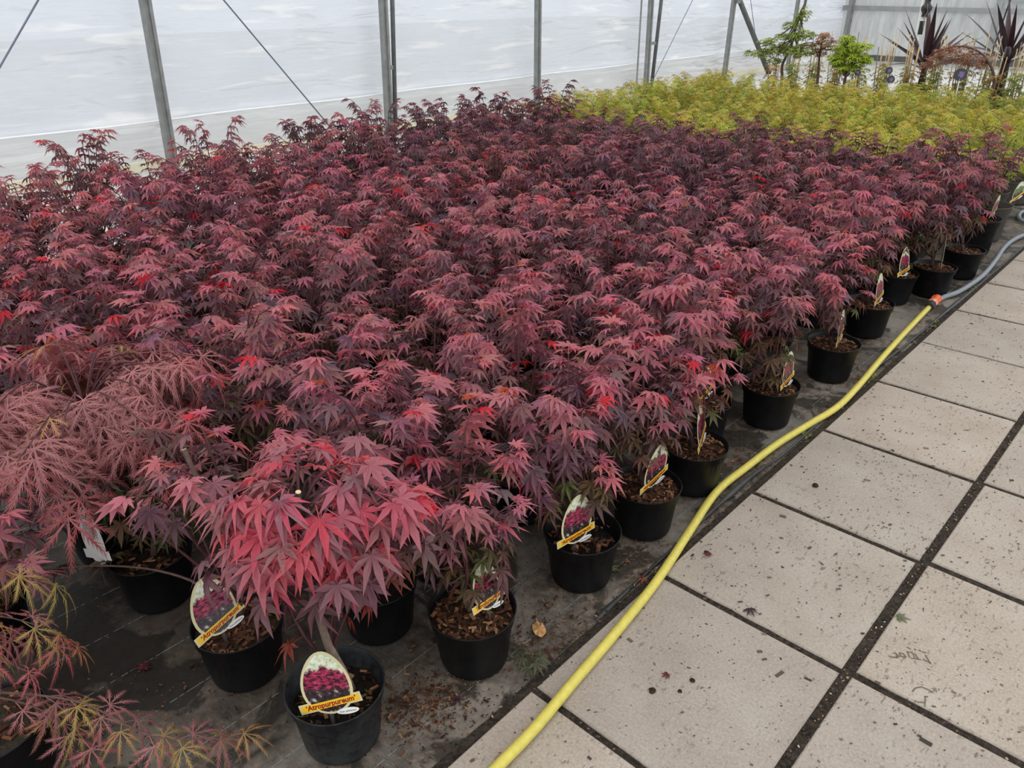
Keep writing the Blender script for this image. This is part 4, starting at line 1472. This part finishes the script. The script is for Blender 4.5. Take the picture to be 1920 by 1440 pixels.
# brown weeping maple with an arching stem
t = thing('small_tree', 'brown leaved weeping maple arching over in front of the left spiky plant', 'tree', (-1.80, 11.2, 0))
link('pot', POT_BIG, t)
link('compost', COMPOST_BIG, t)
arch = smooth_path([(0, 0, 0.2), (-0.02, 0, 0.54), (-0.13, 0, 0.74), (-0.28, 0, 0.87), (-0.5, 0, 0.93), (-0.75, 0, 0.88), (-0.95, 0, 0.75)], 4)
tb = link('trunk', MB().tube(arch, [0.02 - 0.013 * i / len(arch) for i in range(len(arch))], 7).mesh('trunk', 'maple_bark', True), t)
rg = random.Random(3)
lv = []
for k in range(190):
    i = rg.randrange(10, len(arch))
    p = Vector(arch[i]) + Vector((rg.uniform(-0.07, 0.07), rg.uniform(-0.16, 0.16), rg.uniform(-0.20, 0.03)))
    lv.append((k, tuple(p), frame(rg.uniform(0, 2 * PI), rg.uniform(0.1, 1.0), 0), rg.uniform(0.06, 0.1), lerp((0.20, 0.09, 0.05), (0.34, 0.18, 0.11), rg.random())))
link('foliage', joined('foliage', lv, SMALL), t, kind='stuff')


def blade_mesh(bend, name='sword_leaf'):
    b = MB()
    n = 7
    for i in range(n + 1):
        t = i / n
        wd = 0.050 * (0.45 + 1.6 * t if t < 0.35 else 1.01 * (1 - ((t - 0.35) / 0.65) ** 1.5)) + 0.001
        y, z = t * math.cos(bend * t * 0.5), -t * t * bend * 0.35
        b.v += [(-wd, y, z + wd * 0.45), (0, y, z), (wd, y, z + wd * 0.45)]
    b.f = [(i * 3 + k, i * 3 + k + 1, i * 3 + k + 4, i * 3 + k + 3) for i in range(n) for k in (0, 1)]
    return b.mesh(name, 'cordyline_leaf', True)


BLADES = [blade_mesh(0.0), blade_mesh(0.25), blade_mesh(0.6)]


def spiky(x, y, z, label, seed, n, L, ax, trunk_r=0.05):
    t = thing('spiky_plant', label, 'plant', (x, y, 0))
    link('pot', POT_BIG, t)
    link('compost', COMPOST_BIG, t)
    tk = link('trunk', MB().tube([(0, 0, 0.2), (0, 0, z * 0.6), (0, 0, z + 0.05)], [trunk_r, trunk_r * 1.1, trunk_r * 0.8], 10).mesh('trunk', 'cordyline_trunk', True), t)
    rg = random.Random(seed)
    for k in range(n):
        az = k * 2.4 + rg.uniform(-0.3, 0.3)
        el = math.radians(84 - 70 * ((k + 0.5) / n) ** 0.75)
        M = frame(az, -el, rg.uniform(-0.3, 0.3))
        s = L * rg.uniform(0.8, 1.05)
        o = bpy.data.objects.new('sword_leaf', BLADES[0 if el > 0.9 else 1 if el > 0.5 else 2])
        COL.objects.link(o)
        o.parent = t
        o.matrix_local = Matrix.Translation((0, 0, z + rg.uniform(-0.05, 0.05))) @ (M.to_4x4() @ Matrix.Scale(s, 4))


spiky(-3.25, 13.0, 0.46, 'spiky dark purple sword leaved plant in front of the end sheet, left of two', 41, 22, 1.02, 0)
spiky(-2.13, 13.0, 0.62, 'spiky dark purple sword leaved plant cut off by the right edge', 42, 21, 1.0, 0, 0.06)

# climbers tied to canes
CLB = []
for k in range(3):
    lv = []
    rg = random.Random(60 + k)
    for q in range(120):
        z = rg.uniform(0.0, 0.40) + (0.3 * rg.random() if q % 9 == 0 else 0)
        a = rg.uniform(0, 2 * PI)
        rr = rg.uniform(0.02, 0.15)
        lv.append((q, (rr * math.cos(a), rr * math.sin(a), z), frame(a, rg.uniform(0, 0.8), 0), rg.uniform(0.035, 0.06), lerp((0.09, 0.16, 0.02), (0.36, 0.40, 0.06), rg.random() ** 1.5)))
    CLB.append(joined('foliage', lv, BROAD))
ROUND = MB().plate([(0.07 * math.cos(2 * PI * i / 24), 0.07 * math.sin(2 * PI * i / 24)) for i in range(24)], -0.001, 0.001).mesh('label_disc', 'label_black')
ROUND_P = MB().plate([(0.012 + 0.040 * math.cos(2 * PI * i / 9) * (1 if i % 2 else 0.7), 0.040 * math.sin(2 * PI * i / 9) * (1 if i % 2 else 0.75)) for i in range(9)], 0.001, 0.002).mesh('flower_print', 'label_purple')
rg = random.Random(17)
GC = 'climbing plants tied to canes at the back'
nC = 0
for k in range(22):
    x = -4.95 + 0.172 * k
    y = 11.25 + (0.32 if k % 2 else 0.0) + rg.uniform(-0.05, 0.05)
    nC += 1
    t = thing('potted_climber', f'climber on canes behind the yellow maples, {ordinal(k + 1)[:99] if k < 18 else ["nineteenth", "twentieth", "twenty first", "twenty second"][k - 18]} from the film wall side', 'potted climber', (x, y, 0), rg.uniform(0, 6), GC)
    link('pot', POT_FAR, t)
    link('compost', COMPOST, t)
    for j in range(5 if k > 8 else 3):
        a = j * 1.9 + rg.uniform(0, 1)
        h = rg.uniform(0.80, 1.10)
        rr = rg.uniform(0.03, 0.08)
        top = Vector((rr * math.cos(a) + rg.uniform(-0.08, 0.08), rr * math.sin(a) + rg.uniform(-0.05, 0.05), h))
        link('bamboo_cane', MB().tube([(rr * math.cos(a), rr * math.sin(a), 0.1), (top.x * 0.8, top.y * 0.8, h * 0.5), top], [0.0075, 0.007, 0.006], 5).mesh('bamboo_cane', 'bamboo' if (k + j) % 4 else 'grey_cane', True), t)
    o = link('foliage', CLB[k % 3], t, (0, 0, 0.2), kind='stuff')
    o.color = (1, 1, 1, 1) if k % 3 else (1.3, 0.62, 0.75, 1)
for (x, y, z, s, lab) in ((-2.19, 11.0, 0.60, 1.15, 'round black label with a purple flower, largest behind the yellow maples'),
                          (-3.03, 10.9, 0.50, 0.75, 'small round purple flower label low behind the yellow maples'),
                          (-3.13, 11.05, 0.60, 0.7, 'small dark label with a white rim below the canes'),
                          (-3.62, 10.8, 0.56, 0.7, 'small round label beneath the bright lime maple'),
                          (-3.45, 10.75, 0.58, 0.6, 'small dark blue label right of the lime maple trunk')):
    t = link('round_label', None, None, (x, y, z), (math.radians(80), 0, math.radians(25)))
    tag(t, lab, 'plant label', 'round labels at the back')
    t.scale = (s, s, s)
    link('label_disc', ROUND, t)
    link('flower_print', ROUND_P, t)
    link('label_stake', MB().box((0, -(z / s + 0.05) / 2, 0), (0.012, z / s - 0.03, 0.002)).mesh('label_stake', 'white_plastic'), t)

# ------------------------------------------------------------------ hoses
hz = 0.028
HY = [(0.14, -0.6, 0), (0.118, -0.32, 0), (0.113, -0.245, 0), (0.107, -0.107, 0), (0.087, 0.073, 0), (0.066, 0.277, 0), (0.037, 0.505, 0), (0.007, 0.67, 0), (-0.038, 0.872, 0), (-0.081, 1.107, 0), (-0.079, 1.323, 0), (-0.069, 1.567, 0), (-0.042, 1.804, 0), (-0.012, 2.005, 0), (-0.023, 2.267, 0), (-0.056, 2.619, 0), (-0.082, 2.989, 0), (-0.102, 3.337, 0), (-0.113, 3.56, 0)]
HY = [(x, y, 0.027 if x > -0.03 else 0.018) for x, y, _ in HY]
tag(link('garden_hose', MB().tube(smooth_path(HY, 7), 0.0145, 10).mesh('garden_hose', 'yellow_hose', True)), 'yellow hose running along the edge of the paving slabs', 'hose', 'garden hoses')
HG = [(-0.112, 3.62, 0.018), (-0.102, 3.74, 0.017), (-0.062, 3.915, 0.017), (-0.042, 4.28, 0.017), (-0.062, 4.66, 0.017), (-0.095, 5.007, 0.017), (-0.10, 5.255, 0.017), (-0.065, 5.477, 0.02), (0.02, 5.6, 0.025), (0.06, 5.75, 0.027), (-0.03, 5.84, 0.02), (-0.13, 5.85, 0.018), (-0.20, 5.93, 0.02), (-0.235, 6.05, 0.02), (-0.245, 6.2, 0.02), (-0.19, 6.35, 0.02), (-0.08, 6.42, 0.02), (0.05, 6.3, 0.03)]
tag(link('garden_hose', MB().tube(smooth_path(HG, 6), 0.0155, 10).mesh('garden_hose_grey', 'grey_hose', True)), 'grey hose curving between the far pots and the slabs', 'hose', 'garden hoses')
t = thing('hose_connector', 'orange hose connector joining the yellow and grey hoses', 'connector', (-0.1125, 3.59, 0.026), math.radians(3))
for nm, y0, y1, r, m in (('orange_collar', 0.005, 0.085, 0.026, 'orange_plastic'), ('salmon_ring', -0.035, 0.008, 0.0235, 'salmon_plastic'), ('rubber_nut', -0.085, -0.03, 0.024, 'black_rubber')):
    bb = MB().tube([(0, y0, 0), (0, y0 + 0.006, 0), (0, y1 - 0.006, 0), (0, y1, 0)], [r * 0.88, r, r, r * 0.88], 16)
    for q in range(8):
        a = 2 * PI * q / 8
        bb.box((r * math.cos(a), (y0 + y1) / 2, r * math.sin(a)), (0.004, (y1 - y0) * 0.7, 0.004))
    link(nm, bb.mesh(nm, m, False), t)

# ------------------------------------------------------------------ litter and small things on the ground
rg = random.Random(33)
b = MB()
for k in range(7000):
    if k < 2600:
        x, y = rg.uniform(-1.4, -0.03), rg.triangular(-1.0, 5.0, -0.2)
    else:
        q = rg.choice([(-0.20, -0.27, 0.06), (-0.13, -0.18, 0.06), (-0.17, -0.22, 0.05), (-0.06, 0.1, 0.06), (-0.1, 0.62, 0.08), (-0.12, 1.4, 0.08), (-0.08, 2.4, 0.08), (-0.6, -0.75, 0.15), (-0.05, 0.25, 0.1)])
        x, y = rg.gauss(q[0], q[2]), rg.gauss(q[1], q[2])
        if x > -0.02:
            continue
    l = (rg.uniform(0.002, 0.008) + (0.009 if rg.random() < 0.06 else 0)) * (1.0 if k < 2600 else 0.9)
    rot = Matrix.Rotation(rg.uniform(0, PI), 3, 'Z') @ Matrix.Rotation(rg.uniform(-0.3, 0.3), 3, 'X')
    b.box((x, y, 0.003), (l, l * rg.uniform(0.2, 0.5), l * 0.18), rot)
tag(link('bark_litter', b.mesh('bark_litter', 'bark'), kind='stuff'), 'bark crumbs and shreds scattered on the ground fabric between pots', 'litter')
b = MB()
for k in range(5200):
    x, y = rg.uniform(0.02, 2.0), rg.triangular(-0.9, 5.2, 0.6)
    l = (0.0015 + rg.expovariate(420)) * (2.2 if rg.random() < 0.04 else 1)
    rot = Matrix.Rotation(rg.gauss(0.9, 0.7), 3, 'Z')
    b.box((x, y, 0.0135), (l, l * rg.uniform(0.2, 0.6), 0.0016), rot)
tag(link('slab_crumbs', b.mesh('slab_crumbs', 'slab_dirt'), kind='stuff'), 'dark crumbs and specks scattered over the paving slabs', 'litter')
b = MB()
for k in range(2200):
    j = rg.randrange(-3, 9)
    if rg.random() < 0.5:
        x, y = PX + rg.gauss(0, 0.007), rg.uniform(-0.9, 5)
    elif rg.random() < 0.5:
        x, y = rg.uniform(0, 1.8), PY * j + rg.gauss(0, 0.006)
    else:
        x, y = rg.gauss(-0.014, 0.008), rg.uniform(-0.4, 5)
    l = rg.uniform(0.002, 0.007)
    b.box((x, y, 0.007 + rg.uniform(-0.003, 0.004)), (l, l * rg.uniform(0.4, 0.9), l * 0.4), Matrix.Rotation(rg.uniform(0, PI), 3, 'Z'))
tag(link('joint_grit', b.mesh('joint_grit', 'litter'), kind='stuff'), 'dark grit lodged in the joints between the paving slabs', 'grit')

CLODS = ((0.25, 0.198, 0.010, 'largest dark soil clod on the slab right of the yellow hose'),
         (0.309, 0.298, 0.0075, 'dark soil clod up the slab from the largest one'),
         (0.303, 0.246, 0.006, 'smallest dark clod between the two bigger ones on the slab'),
         (0.166, 1.381, 0.011, 'dark clod on the slab inside the bend of the hose'),
         (0.067, 0.782, 0.008, 'round dark clod on the slab just beyond the hose crossing'))
# fallen leaves
o = MB()
n = 14
o.v = [(0, 0, 0.010)] + [(0.030 * math.cos(2 * PI * i / n) * (1 + 0.1 * math.sin(3 * i)), 0.019 * math.sin(2 * PI * i / n), 0.004 + 0.008 * (i % 2) * 0.6) for i in range(n)]
o.f = [(0, 1 + i, 1 + (i + 1) % n) for i in range(n)]
o.add([(-0.03, 0.001, 0.006), (-0.045, 0.006, 0.004), (-0.045, 0.002, 0.004)], [(0, 1, 2)])
DRY = o.mesh('fallen_leaf', 'dry_leaf')
tag(link('fallen_leaf', DRY, None, (-0.118, 0.17, 0.0), (0, 0, -0.6)), 'curled tan oval leaf lying on the fabric by the drooping maple', 'leaf', 'fallen leaves')
tag(link('fallen_leaf', DRY, None, (-0.22, -0.62, 0.0), (0, 0, 0.4)), 'small tan leaf on the fabric in front of the nearest pot', 'leaf', 'fallen leaves').scale = (0.6, 0.6, 0.6)
for (x, y, z, s, rz, c, lab) in ((-0.824, -0.669, 0.006, 0.035, 1.0, (0.10, 0.012, 0.02), 'dark red fallen maple leaf on the bare fabric left of the pots'),
                                 (0.08, 0.78, 0.018, 0.022, 2.0, (0.16, 0.02, 0.05), 'tiny crimson fallen leaf on the slab beside the hose'),
                                 (0.294, 0.64, 0.018, 0.030, 4.0, (0.05, 0.025, 0.03), 'withered dark leaf in the joint between two slabs'),
                                 (0.626, 0.899, 0.018, 0.034, 5.2, (0.16, 0.18, 0.10), 'pale green withered leaf at the long joint of the slabs'),
                                 (-0.12, 0.52, 0.008, 0.040, 0.5, (0.14, 0.16, 0.05), 'green fallen maple leaf beside the half filled pot'),
                                 (-0.02, 0.55, 0.008, 0.026, 3.5, (0.30, 0.09, 0.04), 'rusty fallen leaf against the dark hem by the slabs'),
                                 (0.25, 0.27, 0.018, 0.020, 2.7, (0.12, 0.02, 0.03), 'shrivelled red leaf on the slab right of the hose'),
                                 (-0.12, -0.16, 0.006, 0.028, 4.6, (0.05, 0.02, 0.03), 'dark fallen leaf on bark crumbs beside the nearest pot')):
    o = link('fallen_leaf', PALM_ME[1], None, (x, y, z), (0.1, 0.05, rz))
    o.scale = (s, s, s)
    o.color = (*c, 1)
    tag(o, lab, 'leaf', 'fallen leaves')
for (x, y, r, lab) in CLODS:
    cb = MB()
    n1, n2 = 7, 5
    cb.lathe([(0.001, -0.4 * r)] + [(r * math.sin(PI * q / n2), -r * 0.6 * math.cos(PI * q / n2)) for q in range(1, n2)] + [(0.001, r * 0.6)], n1)
    cb.v = [(a * rg.uniform(0.75, 1.25), b2 * rg.uniform(0.75, 1.25), c2 * rg.uniform(0.8, 1.2)) for a, b2, c2 in cb.v]
    tag(link('soil_clod', cb.mesh('soil_clod', 'compost'), None, (x, y, 0.012 + r * 0.5)), lab, 'soil clod', 'soil clods on the slabs')
# self sown seedling at the slab corner and small weeds by the joint
t = thing('maple_seedling', 'small green maple seedling growing at the corner of a slab', 'seedling', (-0.045, 0.05, 0))
link('stem', MB().tube([(0, 0, -0.005), (0.0, 0.0, 0.03), (0.01, 0.0, 0.06)], 0.0018, 5).mesh('stem', 'green_twig'), t)
for k in range(7):
    M = frame(k * 0.9 - 1.2, rg.uniform(0.1, 0.6), 0)
    o = bpy.data.objects.new('leaf', PALM_ME[k % 4])
    COL.objects.link(o)
    o.parent = t
    o.matrix_local = Matrix.Translation(Vector((0.005, 0, 0.035 + 0.006 * (k % 4))) + M @ Vector((0, 0.62, 0.12)) * 0.038) @ (M.to_4x4() @ Matrix.Scale(0.038, 4))
    o.color = (*(0.085, 0.095, 0.05), 1)
for (y, lab) in ((2.42, 'tuft of tiny green weeds by the slabs below the yellow hose'), (3.30, 'green weed tuft in the slab edge joint near the connector'), (4.02, 'green weed tuft at the slab edge beside the grey hose'), (1.68, 'small weed under the yellow hose at its bend')):
    wb = MB()
    for k in range(14):
        p = Vector((rg.uniform(-0.02, 0.012), rg.uniform(-0.06, 0.06), 0.008))
        a = rg.uniform(0, 2 * PI)
        d = Vector((math.cos(a), math.sin(a), 0.5)) * rg.uniform(0.012, 0.024)
        sd = Vector((-math.sin(a), math.cos(a), 0)) * 0.006
        wb.add([p, p + d * 0.5 + sd, p + d, p + d * 0.5 - sd], [(0, 1, 2, 3)])
    tag(link('weed_tuft', wb.mesh('weed_tuft', 'moss'), None, (-0.012, y, 0.0)), lab, 'weed', 'weeds along the slab edge')
print('plants near', n_near, 'mass', n_mass, 'lime', n_lime, 'leaf objects', N_LEAF[0], 'objects', len(bpy.data.objects))
